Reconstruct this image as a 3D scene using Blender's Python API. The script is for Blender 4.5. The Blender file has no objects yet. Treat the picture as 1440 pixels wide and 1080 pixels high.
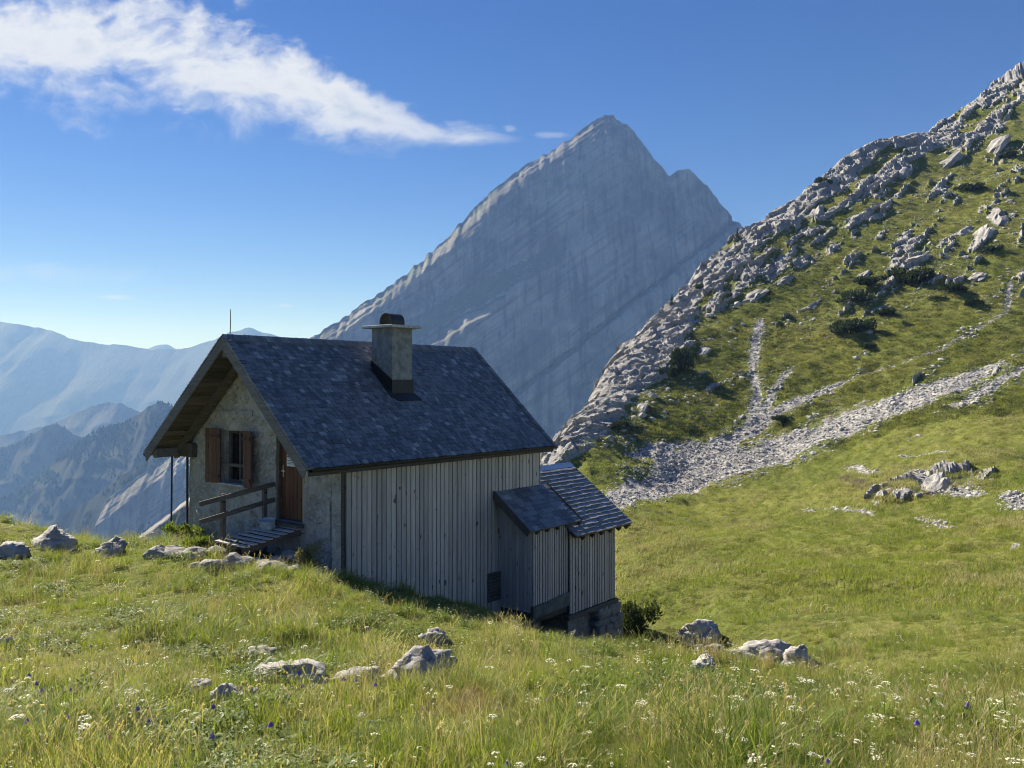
import bpy, bmesh, math, random
import numpy as np
from mathutils import Vector, Matrix, Euler

random.seed(7)
rng = np.random.default_rng(7)
SC = bpy.context.scene
COL = SC.collection
R = math.radians
FPX, HY = 1167.0, 543.0          # focal length and horizon of the 1440 px photograph

# ------------------------------------------------------------------ camera
cd = bpy.data.cameras.new('camera')
cd.sensor_width = 36.0
cd.lens = 36.0 * FPX / 1440.0
cd.clip_start = 0.05
cd.clip_end = 60000
cam = bpy.data.objects.new('camera', cd)
COL.objects.link(cam)
cam.location = (0, 0, 0)
cam.rotation_euler = (R(90) + math.atan((HY - 540) / FPX), 0, 0)
SC.camera = cam

# ------------------------------------------------------------------ light
SUN_AZ, SUN_EL = R(-46.5), R(38.5)
sdir = Vector((math.sin(SUN_AZ) * math.cos(SUN_EL), math.cos(SUN_AZ) * math.cos(SUN_EL), math.sin(SUN_EL)))
sl = bpy.data.lights.new('sun', 'SUN')
sl.energy = 5.0
sl.angle = R(0.5)
sl.color = (1.0, 0.93, 0.82)
so = bpy.data.objects.new('sun', sl)
COL.objects.link(so)
so.rotation_euler = sdir.to_track_quat('Z', 'Y').to_euler()
so.location = (-60, 60, 80)

SC.view_settings.view_transform = 'Standard'
SC.view_settings.look = 'None'
SC.view_settings.exposure = 1.2
SC.view_settings.gamma = 1.0
SC.view_settings.use_curve_mapping = False
SC.render.engine = 'CYCLES'
cy = SC.cycles
cy.use_denoising = True
cy.filter_width = 1.0
cy.max_bounces = 6
cy.diffuse_bounces = 4
cy.glossy_bounces = 2
cy.transmission_bounces = 3
cy.volume_bounces = 0
cy.transparent_max_bounces = 6
cy.caustics_reflective = False
cy.caustics_refractive = False

# ------------------------------------------------------------------ node helpers
class NT:
    def __init__(self, tree):
        self.t = tree
        self.n = tree.nodes
        self.l = tree.links
    def node(self, typ, **kw):
        nd = self.n.new(typ)
        for k, v in kw.items():
            setattr(nd, k, v)
        return nd
    def put(self, sock, val):
        if isinstance(val, bpy.types.NodeSocket):
            self.l.new(val, sock)
        elif val is not None:
            sock.default_value = val
    def math(self, op, a, b=None, c=None, clamp=False):
        nd = self.node('ShaderNodeMath', operation=op)
        nd.use_clamp = clamp
        self.put(nd.inputs[0], a)
        if b is not None: self.put(nd.inputs[1], b)
        if c is not None: self.put(nd.inputs[2], c)
        return nd.outputs[0]
    def vmath(self, op, a, b=None, scale=None):
        nd = self.node('ShaderNodeVectorMath', operation=op)
        self.put(nd.inputs[0], a)
        if b is not None: self.put(nd.inputs[1], b)
        if scale is not None: self.put(nd.inputs['Scale'], scale)
        return nd.outputs[0]
    def mix(self, fac, a, b, blend='MIX'):
        nd = self.node('ShaderNodeMix', data_type='RGBA', blend_type=blend)
        nd.clamp_factor = True
        self.put(nd.inputs[0], fac)
        self.put(nd.inputs[6], a if not isinstance(a, tuple) else (*a, 1)[:4])
        self.put(nd.inputs[7], b if not isinstance(b, tuple) else (*b, 1)[:4])
        return nd.outputs[2]
    def smooth(self, x, lo, hi, a=0.0, b=1.0, typ='SMOOTHSTEP'):
        nd = self.node('ShaderNodeMapRange', interpolation_type=typ)
        nd.clamp = True
        self.put(nd.inputs[0], x)
        self.put(nd.inputs[1], lo); self.put(nd.inputs[2], hi)
        self.put(nd.inputs[3], a); self.put(nd.inputs[4], b)
        return nd.outputs[0]
    def noise(self, vec, scale=5, detail=4, rough=.55, dist=0, lac=2.0):
        nd = self.node('ShaderNodeTexNoise')
        self.put(nd.inputs['Vector'], vec)
        nd.inputs['Scale'].default_value = scale
        nd.inputs['Detail'].default_value = detail
        nd.inputs['Roughness'].default_value = rough
        nd.inputs['Lacunarity'].default_value = lac
        nd.inputs['Distortion'].default_value = dist
        return nd.outputs['Fac']
    def mapping(self, vec, scale=(1, 1, 1), loc=(0, 0, 0), rot=(0, 0, 0)):
        nd = self.node('ShaderNodeMapping')
        self.put(nd.inputs[0], vec)
        self.put(nd.inputs['Location'], loc)
        nd.inputs['Rotation'].default_value = rot
        nd.inputs['Scale'].default_value = scale
        return nd.outputs[0]
    def curve(self, x, pts):
        nd = self.node('ShaderNodeFloatCurve')
        self.put(nd.inputs['Value'], x)
        c = nd.mapping.curves[0]
        nd.mapping.use_clip = False
        while len(c.points) < len(pts):
            c.points.new(0.5, 0.5)
        for p, (px, py) in zip(c.points, pts):
            p.location = (px, py)
        nd.mapping.update()
        return nd.outputs[0]
    def bump(self, h, strength=.5, dist=.02, normal=None):
        nd = self.node('ShaderNodeBump')
        nd.inputs['Strength'].default_value = strength
        nd.inputs['Distance'].default_value = dist
        self.put(nd.inputs['Height'], h)
        if normal is not None: self.put(nd.inputs['Normal'], normal)
        return nd.outputs[0]

# ------------------------------------------------------------------ world: Nishita sky with fair-weather cloud
world = bpy.data.worlds.new('World')
SC.world = world
world.use_nodes = True
w = NT(world.node_tree)
w.n.clear()
sky = w.node('ShaderNodeTexSky', sky_type='NISHITA')
sky.sun_disc = False
sky.sun_elevation = SUN_EL
sky.sun_rotation = SUN_AZ
sky.altitude = 1600
sky.air_density = 1.0
sky.dust_density = 0.1
sky.ozone_density = 3.0
tc = w.node('ShaderNodeTexCoord')
sep = w.node('ShaderNodeSeparateXYZ')
w.l.new(tc.outputs['Generated'], sep.inputs[0])
dx, dy, dz = sep.outputs
yy = w.math('MAXIMUM', dy, 0.05)
ca = w.math('DIVIDE', dx, yy)               # tangent of the bearing from north (+Y)
ce = w.math('DIVIDE', dz, yy)               # tangent of the height
comb = w.node('ShaderNodeCombineXYZ')
w.l.new(ca, comb.inputs[0]); w.l.new(ce, comb.inputs[1])
cv = comb.outputs[0]
warp = w.node('ShaderNodeTexNoise')
w.l.new(cv, warp.inputs['Vector'])
warp.inputs['Scale'].default_value = 9
warp.inputs['Detail'].default_value = 5
wv = w.vmath('SCALE', w.vmath('SUBTRACT', warp.outputs['Color'], (0.5, 0.5, 0.5)), scale=0.07)
cvw = w.vmath('ADD', cv, wv)
n_big = w.noise(w.mapping(cvw, (1, 1.35, 1)), 8, 9, .58)
n_fine = w.noise(w.mapping(cvw, (1, 1.9, 1), (3.1, 1.7, 0), (0, 0, R(-14))), 22, 9, .62)
def tx(px): return (px - 720) / FPX
def ty(py): return (HY - py) / FPX
A0, A1 = tx(-900), tx(900)
xn = w.smooth(ca, A0, A1, 0, 1, 'LINEAR')
def cpts(lst, f):
    return [((tx(p) - A0) / (A1 - A0), f(v)) for p, v in lst]
mid = w.curve(xn, cpts([(-900, 60), (-300, 45), (0, 62), (150, 72), (300, 98), (420, 128), (520, 165), (620, 190), (700, 195), (900, 195)], lambda v: ty(v)))
half = w.curve(xn, cpts([(-900, 5), (-500, 50), (-200, 85), (0, 82), (150, 96), (300, 98), (420, 72), (520, 50), (620, 26), (690, 14), (740, 5), (900, 3)], lambda v: v / FPX * 4))
half = w.math('MULTIPLY', half, 0.25)
half = w.math('MAXIMUM', half, 0.004)
sd = w.math('DIVIDE', w.math('SUBTRACT', ce, mid), half)
body = w.math('SUBTRACT', 1.0, w.math('ABSOLUTE', sd))
dens = w.math('ADD', body, w.math('MULTIPLY', w.math('SUBTRACT', n_big, 0.5), 2.6))
dens = w.math('ADD', dens, w.math('MULTIPLY', w.math('SUBTRACT', n_fine, 0.5), 1.3))
edge_soft = w.smooth(sd, -1.2, .9, 1.35, .75)
mask = w.math('MULTIPLY', w.smooth(dens, 0.0, edge_soft), w.smooth(ca, tx(745), tx(660)))
def puff(px, py, rx, ry, amt):
    ax = w.math('DIVIDE', w.math('SUBTRACT', ca, tx(px)), rx / FPX)
    ay = w.math('DIVIDE', w.math('SUBTRACT', ce, ty(py)), ry / FPX)
    r2 = w.math('ADD', w.math('MULTIPLY', ax, ax), w.math('MULTIPLY', ay, ay))
    g = w.math('SUBTRACT', 1.0, r2)
    g = w.math('ADD', g, w.math('MULTIPLY', w.math('SUBTRACT', n_fine, 0.5), 3.2))
    return w.math('MULTIPLY', w.smooth(g, 0.2, 1.4), amt)
for a in [(640, 182, 60, 16, .55), (775, 190, 34, 7, .45), (718, 181, 12, 6, .5), (250, 153, 14, 5, .5), (160, 418, 34, 5, .45), (395, 430, 22, 4, .4), (100, 385, 150, 20, .18)]:
    mask = w.math('MAXIMUM', mask, puff(*a))
front = w.smooth(dy, 0.05, 0.2)
mask = w.math('MULTIPLY', mask, front)
core = w.math('MULTIPLY', w.smooth(dens, 0.75, 1.7), w.smooth(n_big, .3, .62))
ccol = w.mix(core, (8.6, 8.8, 9.2), (5.0, 5.8, 7.2))
skh = w.node('ShaderNodeHueSaturation')
skh.inputs['Saturation'].default_value = 1.34
skh.inputs['Hue'].default_value = .518
w.l.new(sky.outputs[0], skh.inputs['Color'])
mask = w.math('MULTIPLY', mask, w.smooth(ca, tx(420), tx(720), .95, .6))
skyc = w.mix(mask, skh.outputs[0], ccol)
bg = w.node('ShaderNodeBackground')
bg.inputs['Strength'].default_value = 0.041
w.l.new(skyc, bg.inputs['Color'])
wo = w.node('ShaderNodeOutputWorld')
w.l.new(bg.outputs[0], wo.inputs['Surface'])

# ------------------------------------------------------------------ numpy noise
def vnoise(x, y, z, seed=0):
    xi = np.floor(x).astype(np.int64); yi = np.floor(y).astype(np.int64); zi = np.floor(z).astype(np.int64)
    fx = x - xi; fy = y - yi; fz = z - zi
    fx = fx * fx * fx * (fx * (fx * 6 - 15) + 10); fy = fy * fy * fy * (fy * (fy * 6 - 15) + 10); fz = fz * fz * fz * (fz * (fz * 6 - 15) + 10)
    out = 0
    for dx_ in (0, 1):
        wx = fx if dx_ else 1 - fx
        for dy_ in (0, 1):
            wy = fy if dy_ else 1 - fy
            for dz_ in (0, 1):
                wz = fz if dz_ else 1 - fz
                h = ((xi + dx_) * 374761393 + (yi + dy_) * 668265263 + (zi + dz_) * 1440662683 + seed * 974711) & 0xffffffff
                h = ((h ^ (h >> 13)) * 1274126177) & 0xffffffff
                h = (h ^ (h >> 16)) & 0xffffff
                out = out + wx * wy * wz * (h / 8388607.5 - 1.0)
    return out
def fbm(x, y, z, octv=4, seed=0, gain=.5, ridged=False):
    s = 0; a = 1.0; t = 0
    for o in range(octv):
        n = vnoise(x, y, z, seed + o * 17)
        if ridged: n = 1 - 2 * np.abs(n)
        s = s + a * n; t += a
        a *= gain; x = x * 2.03 + 5.3; y = y * 2.03 + 1.7; z = z * 2.03 + 9.1
    return s / t
def blocks(x, y, z, seed=0):
    """broken rock: each cell its own height and tilt, so the faces meet at sharp edges"""
    xi = np.floor(x).astype(np.int64); yi = np.floor(y).astype(np.int64); zi = np.floor(z).astype(np.int64)
    best = np.full(x.shape, 9.0); val = np.zeros(x.shape)
    def hs(a, b, c, k):
        h = (a * 374761393 + b * 668265263 + c * 1440662683 + (seed + k) * 974711) & 0xffffffff
        h = ((h ^ (h >> 13)) * 1274126177) & 0xffffffff
        return ((h ^ (h >> 16)) & 0xffffff) / 16777215.0
    for i in (-1, 0, 1):
        for j in (-1, 0, 1):
            for k in (-1, 0, 1):
                a, b, c = xi + i, yi + j, zi + k
                ox = x - a - hs(a, b, c, 1); oy = y - b - hs(a, b, c, 2); oz = z - c - hs(a, b, c, 3)
                d = ox * ox + oy * oy + oz * oz
                v = (hs(a, b, c, 4) - .4) + 1.3 * (ox * (hs(a, b, c, 5) - .5) + oy * (hs(a, b, c, 6) - .5) + oz * (hs(a, b, c, 7) - .5))
                m_ = d < best
                best = np.where(m_, d, best); val = np.where(m_, v, val)
    return val
def sstep(x, a, b):
    t = np.clip((x - a) / (b - a), 0, 1)
    return t * t * (3 - 2 * t)

# ------------------------------------------------------------------ materials
MATS = {}
def mat(name):
    m = bpy.data.materials.new(name)
    m.use_nodes = True
    t = NT(m.node_tree)
    t.n.clear()
    MATS[name] = m
    return m, t
def out(t, sh):
    o = t.node('ShaderNodeOutputMaterial')
    t.l.new(sh, o.inputs['Surface'])
def bsdf(t, col, rough=.8, normal=None, metal=0, spec=.3):
    b = t.node('ShaderNodeBsdfPrincipled')
    t.put(b.inputs['Base Color'], (*col, 1) if isinstance(col, tuple) else col)
    t.put(b.inputs['Roughness'], rough)
    b.inputs['Metallic'].default_value = metal
    b.inputs['Specular IOR Level'].default_value = spec
    if normal is not None: t.l.new(normal, b.inputs['Normal'])
    return b.outputs[0]
def rnd(t):
    """a random number for each object and each loose piece"""
    oi = t.node('ShaderNodeObjectInfo'); g = t.node('ShaderNodeNewGeometry')
    return t.math('FRACT', t.math('ADD', t.math('MULTIPLY', oi.outputs['Random'], 7.31), g.outputs['Random Per Island']))
def objvec(t, seed=37.0):
    c = t.node('ShaderNodeTexCoord')
    r = rnd(t)
    return t.vmath('ADD', c.outputs['Object'], t.vmath('SCALE', (1.0, .7, .4), scale=t.math('MULTIPLY', r, seed))), r

def wood(name, c1, c2, axis='z', rough=.85, knots=True, var=.35):
    m, t = mat(name)
    v, r = objvec(t)
    sc = {'x': (1.2, 22, 22), 'y': (22, 1.2, 22), 'z': (22, 22, 1.2)}[axis]
    g = t.noise(t.mapping(v, sc), 1.6, 6, .62, .6)
    st = t.noise(t.mapping(v, tuple(s * .18 for s in sc)), 1.5, 3, .5)
    col = t.mix(t.smooth(g, .3, .7), c1, c2)
    col = t.mix(t.math('MULTIPLY', t.smooth(st, .45, .8), .5), col, tuple(c * .55 for c in c1))
    if knots:
        kn = t.noise(t.mapping(v, {'x': (3, 9, 9), 'y': (9, 3, 9), 'z': (9, 9, 3)}[axis]), 1.3, 1, .4)
        col = t.mix(t.smooth(kn, .70, .76), col, tuple(c * .28 for c in c1))
    hs = t.node('ShaderNodeHueSaturation')
    t.put(hs.inputs['Value'], t.smooth(r, 0, 1, 1 - var, 1 + var, 'LINEAR'))
    t.put(hs.inputs['Color'], col)
    out(t, bsdf(t, hs.outputs[0], rough, t.bump(g, .5, .006), spec=.25))
    return m
wood('grey_board', (.45, .39, .34), (.60, .53, .47), var=.17)
wood('slat_wood', (.42, .365, .32), (.57, .50, .445), var=.17)
wood('dark_wood', (.075, .062, .052), (.14, .12, .10), axis='x', var=.2)
wood('soffit_wood', (.085, .07, .06), (.145, .118, .10), axis='x')
wood('beam_wood', (.12, .115, .105), (.20, .19, .175), axis='y', knots=False, var=.15)
wood('rail_wood', (.085, .075, .065), (.15, .135, .12), axis='x', var=.15)
wood('ramp_wood', (.40, .385, .36), (.55, .53, .50), axis='y', var=.12)
wood('shutter_wood', (.115, .06, .036), (.195, .105, .066), var=.25)
wood('door_wood', (.115, .05, .026), (.20, .095, .048), var=.15)
wood('pale_wood', (.42, .32, .19), (.52, .41, .26), var=.1)

# shingles
def shingle_mat(name, a, b, c):
    m, t = mat(name)
    v, r = objvec(t)
    g = t.noise(t.mapping(v, (30, 4, 30)), 1.5, 4, .6)
    col = t.mix(t.smooth(r, 0, .9), a, b)
    col = t.mix(t.smooth(r, .93, .99), col, c)
    col = t.mix(t.math('MULTIPLY', t.smooth(g, .35, .75), .45), col, tuple(x * .5 for x in a))
    ge = t.node('ShaderNodeNewGeometry')
    li = t.noise(ge.outputs['Position'], 3.0, 5, .65)
    col = t.mix(t.math('MULTIPLY', t.smooth(li, .58, .75), .5), col, (.16, .17, .15))
    out(t, bsdf(t, col, .5, t.bump(g, .4, .004), spec=.5))
shingle_mat('roof_shingle', (.09, .096, .11), (.20, .21, .23), (.36, .37, .38))
shingle_mat('annex_shingle', (.16, .165, .175), (.27, .275, .285), (.36, .36, .36))  # paler copy of the shingle, sunlight put into its colour

m, t = mat('plaster_stone')
ge = t.node('ShaderNodeNewGeometry'); P = ge.outputs['Position']
n1 = t.noise(P, 2.2, 6, .65); n2 = t.noise(P, 11, 5, .65); n3 = t.noise(P, 45, 3, .6)
col = t.mix(t.smooth(n1, .35, .68), (.30, .28, .245), (.46, .44, .395))
col = t.mix(t.smooth(n2, .5, .72), col, (.56, .545, .505))
col = t.mix(t.smooth(n2, .42, .28), col, (.13, .12, .105))
vo = t.node('ShaderNodeTexVoronoi'); vo.feature = 'DISTANCE_TO_EDGE'
t.l.new(t.vmath('ADD', P, t.vmath('SCALE', P, scale=0.0)), vo.inputs['Vector']); vo.inputs['Scale'].default_value = 3.6
joint = t.smooth(vo.outputs['Distance'], .02, .09)
h = t.math('ADD', t.math('MULTIPLY', n2, .7), t.math('ADD', t.math('MULTIPLY', n3, .25), t.math('MULTIPLY', joint, .25)))
out(t, bsdf(t, col, .95, t.bump(h, .9, .035), spec=.15))

def stone_mat(name, c_lo, c_hi, lichen, crack=1.0, scale=1.0, objspace=True):
    m, t = mat(name)
    if objspace:
        v, r = objvec(t)
    else:
        v = t.node('ShaderNodeNewGeometry').outputs['Position']; r = None
    a = t.noise(v, 1.6 * scale, 7, .62); b = t.noise(v, 7 * scale, 7, .68)
    gr = t.noise(t.mapping(v, (1, 1, 3.2), rot=(R(28), R(20), 0)), 3.4 * scale, 6, .62, .8)
    col = t.mix(t.smooth(a, .32, .68), c_lo, c_hi)
    col = t.mix(t.math('MULTIPLY', t.smooth(b, .56, .72), .7), col, tuple(min(1, c * 1.3) for c in c_hi))
    col = t.mix(t.math('MULTIPLY', t.smooth(gr, .44, .34), .75 * crack), col, tuple(c * .32 for c in c_lo))
    col = t.mix(t.math('MULTIPLY', t.smooth(b, .42, .30), .5), col, lichen)
    h = t.math('ADD', t.math('MULTIPLY', b, .5), gr)
    out(t, bsdf(t, col, .92, t.bump(h, .85, .06 / scale), spec=.2))
    return m
stone_mat('boulder_stone', (.29, .28, .265), (.50, .485, .46), (.24, .20, .13), 1, 1.6)
stone_mat('hill_stone', (.22, .215, .205), (.41, .40, .385), (.22, .20, .14), 1.0, 1.1)
stone_mat('gravel_stone', (.33, .325, .315), (.50, .49, .475), (.36, .33, .28), .6, 2.5)
stone_mat('found_stone', (.22, .21, .195), (.38, .365, .34), (.16, .16, .12), .8, 1.6)

def plain(name, col, rough=.6, metal=0, spec=.4, bump=0.3, var=.25, sc=14):
    m, t = mat(name)
    c = t.node('ShaderNodeTexCoord')
    n = t.noise(c.outputs['Object'], sc, 5, .6)
    cc = t.mix(t.smooth(n, .3, .7), tuple(x * (1 - var) for x in col), tuple(min(1, x * (1 + var)) for x in col))
    out(t, bsdf(t, cc, rough, t.bump(n, bump, .004), metal, spec))
plain('concrete', (.225, .23, .225), .9, bump=.5, sc=6, var=.3)
plain('slab', (.46, .46, .44), .9, sc=9)
plain('black_metal', (.028, .026, .026), .5, .3)
plain('gutter_metal', (.05, .042, .038), .45, .5)
plain('zinc', (.55, .57, .60), .38, .85, bump=.1, var=.1)
plain('steel', (.55, .54, .5), .35, .9, bump=.05)
plain('paper', (.78, .79, .75), .8, bump=.02, var=.03)
plain('ink', (.10, .12, .12), .8, bump=0)
plain('tub_plastic', (.42, .50, .52), .5, bump=.1, var=.2, sc=5)
plain('shade_black', (.012, .012, .012), .9)  # near-black colour standing in for shade in recesses
plain('tar_sheet', (.10, .115, .11), .8, var=.3, sc=4)
m, t = mat('window_glass')
g = t.node('ShaderNodeBsdfGlossy'); g.inputs['Roughness'].default_value = .04; g.inputs['Color'].default_value = (.8, .85, .9, 1)
d = t.node('ShaderNodeBsdfDiffuse'); d.inputs['Color'].default_value = (.012, .011, .010, 1)
fr = t.node('ShaderNodeFresnel'); fr.inputs[0].default_value = 1.45
mx = t.node('ShaderNodeMixShader'); t.l.new(fr.outputs[0], mx.inputs[0]); t.l.new(d.outputs[0], mx.inputs[1]); t.l.new(g.outputs[0], mx.inputs[2])
out(t, mx.outputs[0])

# plants
def leaf(name, cols, trans=.5, patch=.35, rough=.55, dry=None):
    m, t = mat(name)
    oi = t.node('ShaderNodeObjectInfo')
    ge = t.node('ShaderNodeNewGeometry')
    r = t.math('FRACT', t.math('ADD', t.math('MULTIPLY', oi.outputs['Random'], 3.7), t.math('MULTIPLY', ge.outputs['Random Per Island'], 1.0)))
    n = t.noise(ge.outputs['Position'], patch, 4, .6)
    col = t.mix(t.smooth(n, .36, .64), cols[0], cols[1])
    col = t.mix(t.math('MULTIPLY', t.smooth(r, .35, 1.0), .8), col, cols[2])
    if dry:
        n2 = t.noise(ge.outputs['Position'], patch * 2.6, 3, .6)
        col = t.mix(t.math('MULTIPLY', t.smooth(t.math('ADD', n2, t.math('MULTIPLY', r, .25)), .66, .84), .7), col, dry)
    b = bsdf(t, col, rough, spec=.35)
    tr = t.node('ShaderNodeBsdfTranslucent')
    t.l.new(t.mix(1.0, col, (1.0, 1.0, .55), 'MULTIPLY'), tr.inputs['Color'])
    mx = t.node('ShaderNodeMixShader'); mx.inputs[0].default_value = trans
    t.l.new(b, mx.inputs[1]); t.l.new(tr.outputs[0], mx.inputs[2])
    out(t, mx.outputs[0])
leaf('grass_blade', ((.14, .215, .026), (.22, .285, .042), (.34, .355, .12)), .58, .45, dry=(.34, .31, .15))
leaf('dry_grass', ((.40, .35, .19), (.48, .43, .27), (.34, .32, .14)), .45)
leaf('red_grass', ((.27, .17, .10), (.33, .25, .14), (.24, .23, .09)), .45)
leaf('herb_leaf', ((.075, .135, .022), (.13, .19, .032), (.18, .215, .045)), .45, .8)
leaf('meadow_blade', ((.15, .215, .030), (.23, .285, .045), (.31, .32, .095)), .55, .09, dry=(.28, .26, .11))
leaf('hill_blade', ((.145, .18, .034), (.205, .23, .048), (.255, .25, .08)), .5, .06, dry=(.24, .21, .10))
leaf('pine_needle', ((.028, .048, .017), (.040, .062, .022), (.060, .080, .030)), .25, 1.0)
leaf('bush_leaf', ((.035, .055, .016), (.055, .08, .022), (.08, .10, .03)), .3, 2.0)
leaf('pale_bush', ((.20, .185, .11), (.27, .24, .15), (.16, .18, .07)), .35, 2.0)
leaf('white_petal', ((.78, .77, .68), (.82, .81, .74), (.70, .70, .55)), .35)
leaf('violet_petal', ((.16, .12, .55), (.22, .16, .62), (.30, .20, .60)), .4)
leaf('yellow_petal', ((.75, .55, .03), (.80, .62, .05), (.70, .60, .10)), .35)
leaf('pink_petal', ((.45, .22, .26), (.50, .28, .30), (.40, .20, .20)), .35)
leaf('seed_fluff', ((.62, .58, .45), (.70, .66, .52), (.55, .50, .36)), .5)
m, t = mat('far_tree')
P = t.node('ShaderNodeNewGeometry').outputs['Position']
d = t.node('ShaderNodeBsdfDiffuse')
t.l.new(t.mix(t.smooth(t.noise(P, .01, 4, .6), .35, .65), (.014, .026, .011), (.028, .042, .017)), d.inputs['Color'])
out(t, d.outputs[0])
leaf('stem_green', ((.10, .14, .04), (.13, .15, .05), (.18, .17, .08)), .3)

# terrain: rock, scree, soil and turf mixed by what the ground is made of at each vertex
m, t = mat('terrain')
ge = t.node('ShaderNodeNewGeometry'); P = ge.outputs['Position']
def attr(t, nm):
    a = t.node('ShaderNodeAttribute'); a.attribute_name = nm
    return a.outputs['Fac']
rk, sc_, so_ = attr(t, 'rock'), attr(t, 'scree'), attr(t, 'soil')
nb = t.noise(P, .055, 5, .6); nm_ = t.noise(P, .4, 6, .65); nf = t.noise(P, 2.6, 6, .68); nff = t.noise(P, 9, 4, .65)
turf = t.mix(t.smooth(nb, .38, .62), (.135, .160, .034), (.19, .20, .050))
turf = t.mix(t.math('MULTIPLY', t.smooth(nm_, .48, .70), .7), turf, (.19, .175, .065))
turf = t.mix(t.math('MULTIPLY', t.smooth(nf, .50, .36), .7), turf, (.055, .068, .016))
turf = t.mix(t.math('MULTIPLY', t.smooth(nff, .58, .75), .4), turf, (.24, .225, .10))
rock = t.mix(t.smooth(nm_, .3, .7), (.24, .235, .225), (.42, .41, .395))
rock = t.mix(t.smooth(nf, .46, .34), rock, (.10, .098, .088))
rock = t.mix(t.math('MULTIPLY', t.smooth(nff, .55, .7), .6), rock, (.50, .49, .475))
vo = t.node('ShaderNodeTexVoronoi'); vo.feature = 'F1'
t.l.new(P, vo.inputs['Vector']); vo.inputs['Scale'].default_value = 1.7
scr = t.mix(t.smooth(nff, .3, .7), (.36, .355, .345), (.52, .51, .495))
scr = t.mix(t.math('MULTIPLY', t.smooth(vo.outputs['Distance'], .35, .6), .6), scr, (.15, .145, .14))
scr = t.mix(t.math('MULTIPLY', t.smooth(nm_, .55, .72), .35), scr, (.40, .35, .32))
soil = t.mix(nf, (.055, .045, .03), (.12, .10, .072))
edge = t.math('MULTIPLY', t.math('SUBTRACT', nf, .5), .9)
col = t.mix(t.smooth(t.math('ADD', so_, edge), .4, .6), turf, soil)
col = t.mix(t.smooth(t.math('ADD', sc_, edge), .38, .58), col, scr)
col = t.mix(t.smooth(t.math('ADD', rk, edge), .42, .58), col, rock)
hh = t.math('ADD', t.math('MULTIPLY', nf, 1.0), t.math('MULTIPLY', nff, .5))
out(t, bsdf(t, col, .95, t.bump(hh, .9, .25), spec=.1))

def mount_mat(name, lo, hi, veg, vscale):
    m, t = mat(name)
    P = t.node('ShaderNodeNewGeometry').outputs['Position']
    vg = attr(t, 'veg'); st = attr(t, 'strata')
    a = t.noise(P, vscale, 6, .6); b = t.noise(t.mapping(P, (1, .3, .07)), vscale * 5, 7, .66, .6); c = t.noise(P, vscale * 14, 6, .65)
    col = t.mix(t.smooth(a, .35, .65), lo, hi)
    col = t.mix(t.math('MULTIPLY', t.smooth(b, .47, .64), .62), col, tuple(x * .42 for x in lo))
    col = t.mix(t.math('MULTIPLY', t.smooth(b, .42, .28), .6), col, tuple(min(1, x * 1.2) for x in hi))
    col = t.mix(t.math('MULTIPLY', t.smooth(c, .60, .74), .5), col, tuple(min(1, x * 1.25) for x in hi))
    col = t.mix(t.math('MULTIPLY', t.smooth(a, .64, .72), .25), col, (.50, .40, .33))
    col = t.mix(t.math('MULTIPLY', st, .75), col, tuple(x * .4 for x in lo))
    col = t.mix(t.smooth(t.math('ADD', vg, t.math('MULTIPLY', t.math('SUBTRACT', c, .5), 1.2)), .4, .65), col, veg)
    out(t, bsdf(t, col, .95, t.bump(t.math('ADD', b, t.math('MULTIPLY', c, .7)), .8, .05 / vscale), spec=.1))
mount_mat('peak_rock', (.16, .154, .145), (.33, .318, .298), (.13, .145, .095), .012)
mount_mat('ridge_rock', (.042, .045, .045), (.075, .076, .074), (.022, .032, .016), .02)
mount_mat('far_rock', (.045, .05, .052), (.07, .073, .075), (.025, .034, .025), .004)

# ------------------------------------------------------------------ mesh helpers
def link(name, me, material=None, parent=None, loc=None):
    o = bpy.data.objects.new(name, me)
    COL.objects.link(o)
    if material:
        me.materials.append(MATS[material])
    if parent is not None: o.parent = parent
    if loc is not None: o.location = loc
    return o
def tag(o, label=None, cat=None, group=None, kind=None):
    if label: o['label'] = label
    if cat: o['category'] = cat
    if group: o['group'] = group
    if kind: o['kind'] = kind
    return o
def empty(name, loc, rz=0, label=None, cat=None, group=None):
    o = bpy.data.objects.new(name, None)
    COL.objects.link(o)
    o.location = loc; o.rotation_euler = (0, 0, rz)
    o.empty_display_size = .2
    return tag(o, label, cat, group)
def np_mesh(name, V, F, smooth=True):
    me = bpy.data.meshes.new(name)
    V = np.ascontiguousarray(V, np.float32); F = np.ascontiguousarray(F, np.int32)
    k = F.shape[1]
    me.vertices.add(len(V)); me.vertices.foreach_set('co', V.ravel())
    me.loops.add(F.size); me.loops.foreach_set('vertex_index', F.ravel())
    me.polygons.add(len(F)); me.polygons.foreach_set('loop_start', np.arange(0, F.size, k, dtype=np.int32))
    if smooth: me.polygons.foreach_set('use_smooth', np.ones(len(F), bool))
    me.update(calc_edges=True)
    me.validate()
    return me
def grid_faces(n, m_, keep=None):
    i = np.arange(n * m_).reshape(n, m_)
    F = np.stack([i[:-1, :-1], i[:-1, 1:], i[1:, 1:], i[1:, :-1]], -1)
    if keep is not None: F = F[keep]
    return F.reshape(-1, 4)
def fattr(me, name, vals):
    a = me.attributes.new(name, 'FLOAT', 'POINT')
    a.data.foreach_set('value', np.ascontiguousarray(vals, np.float32).ravel())

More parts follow.
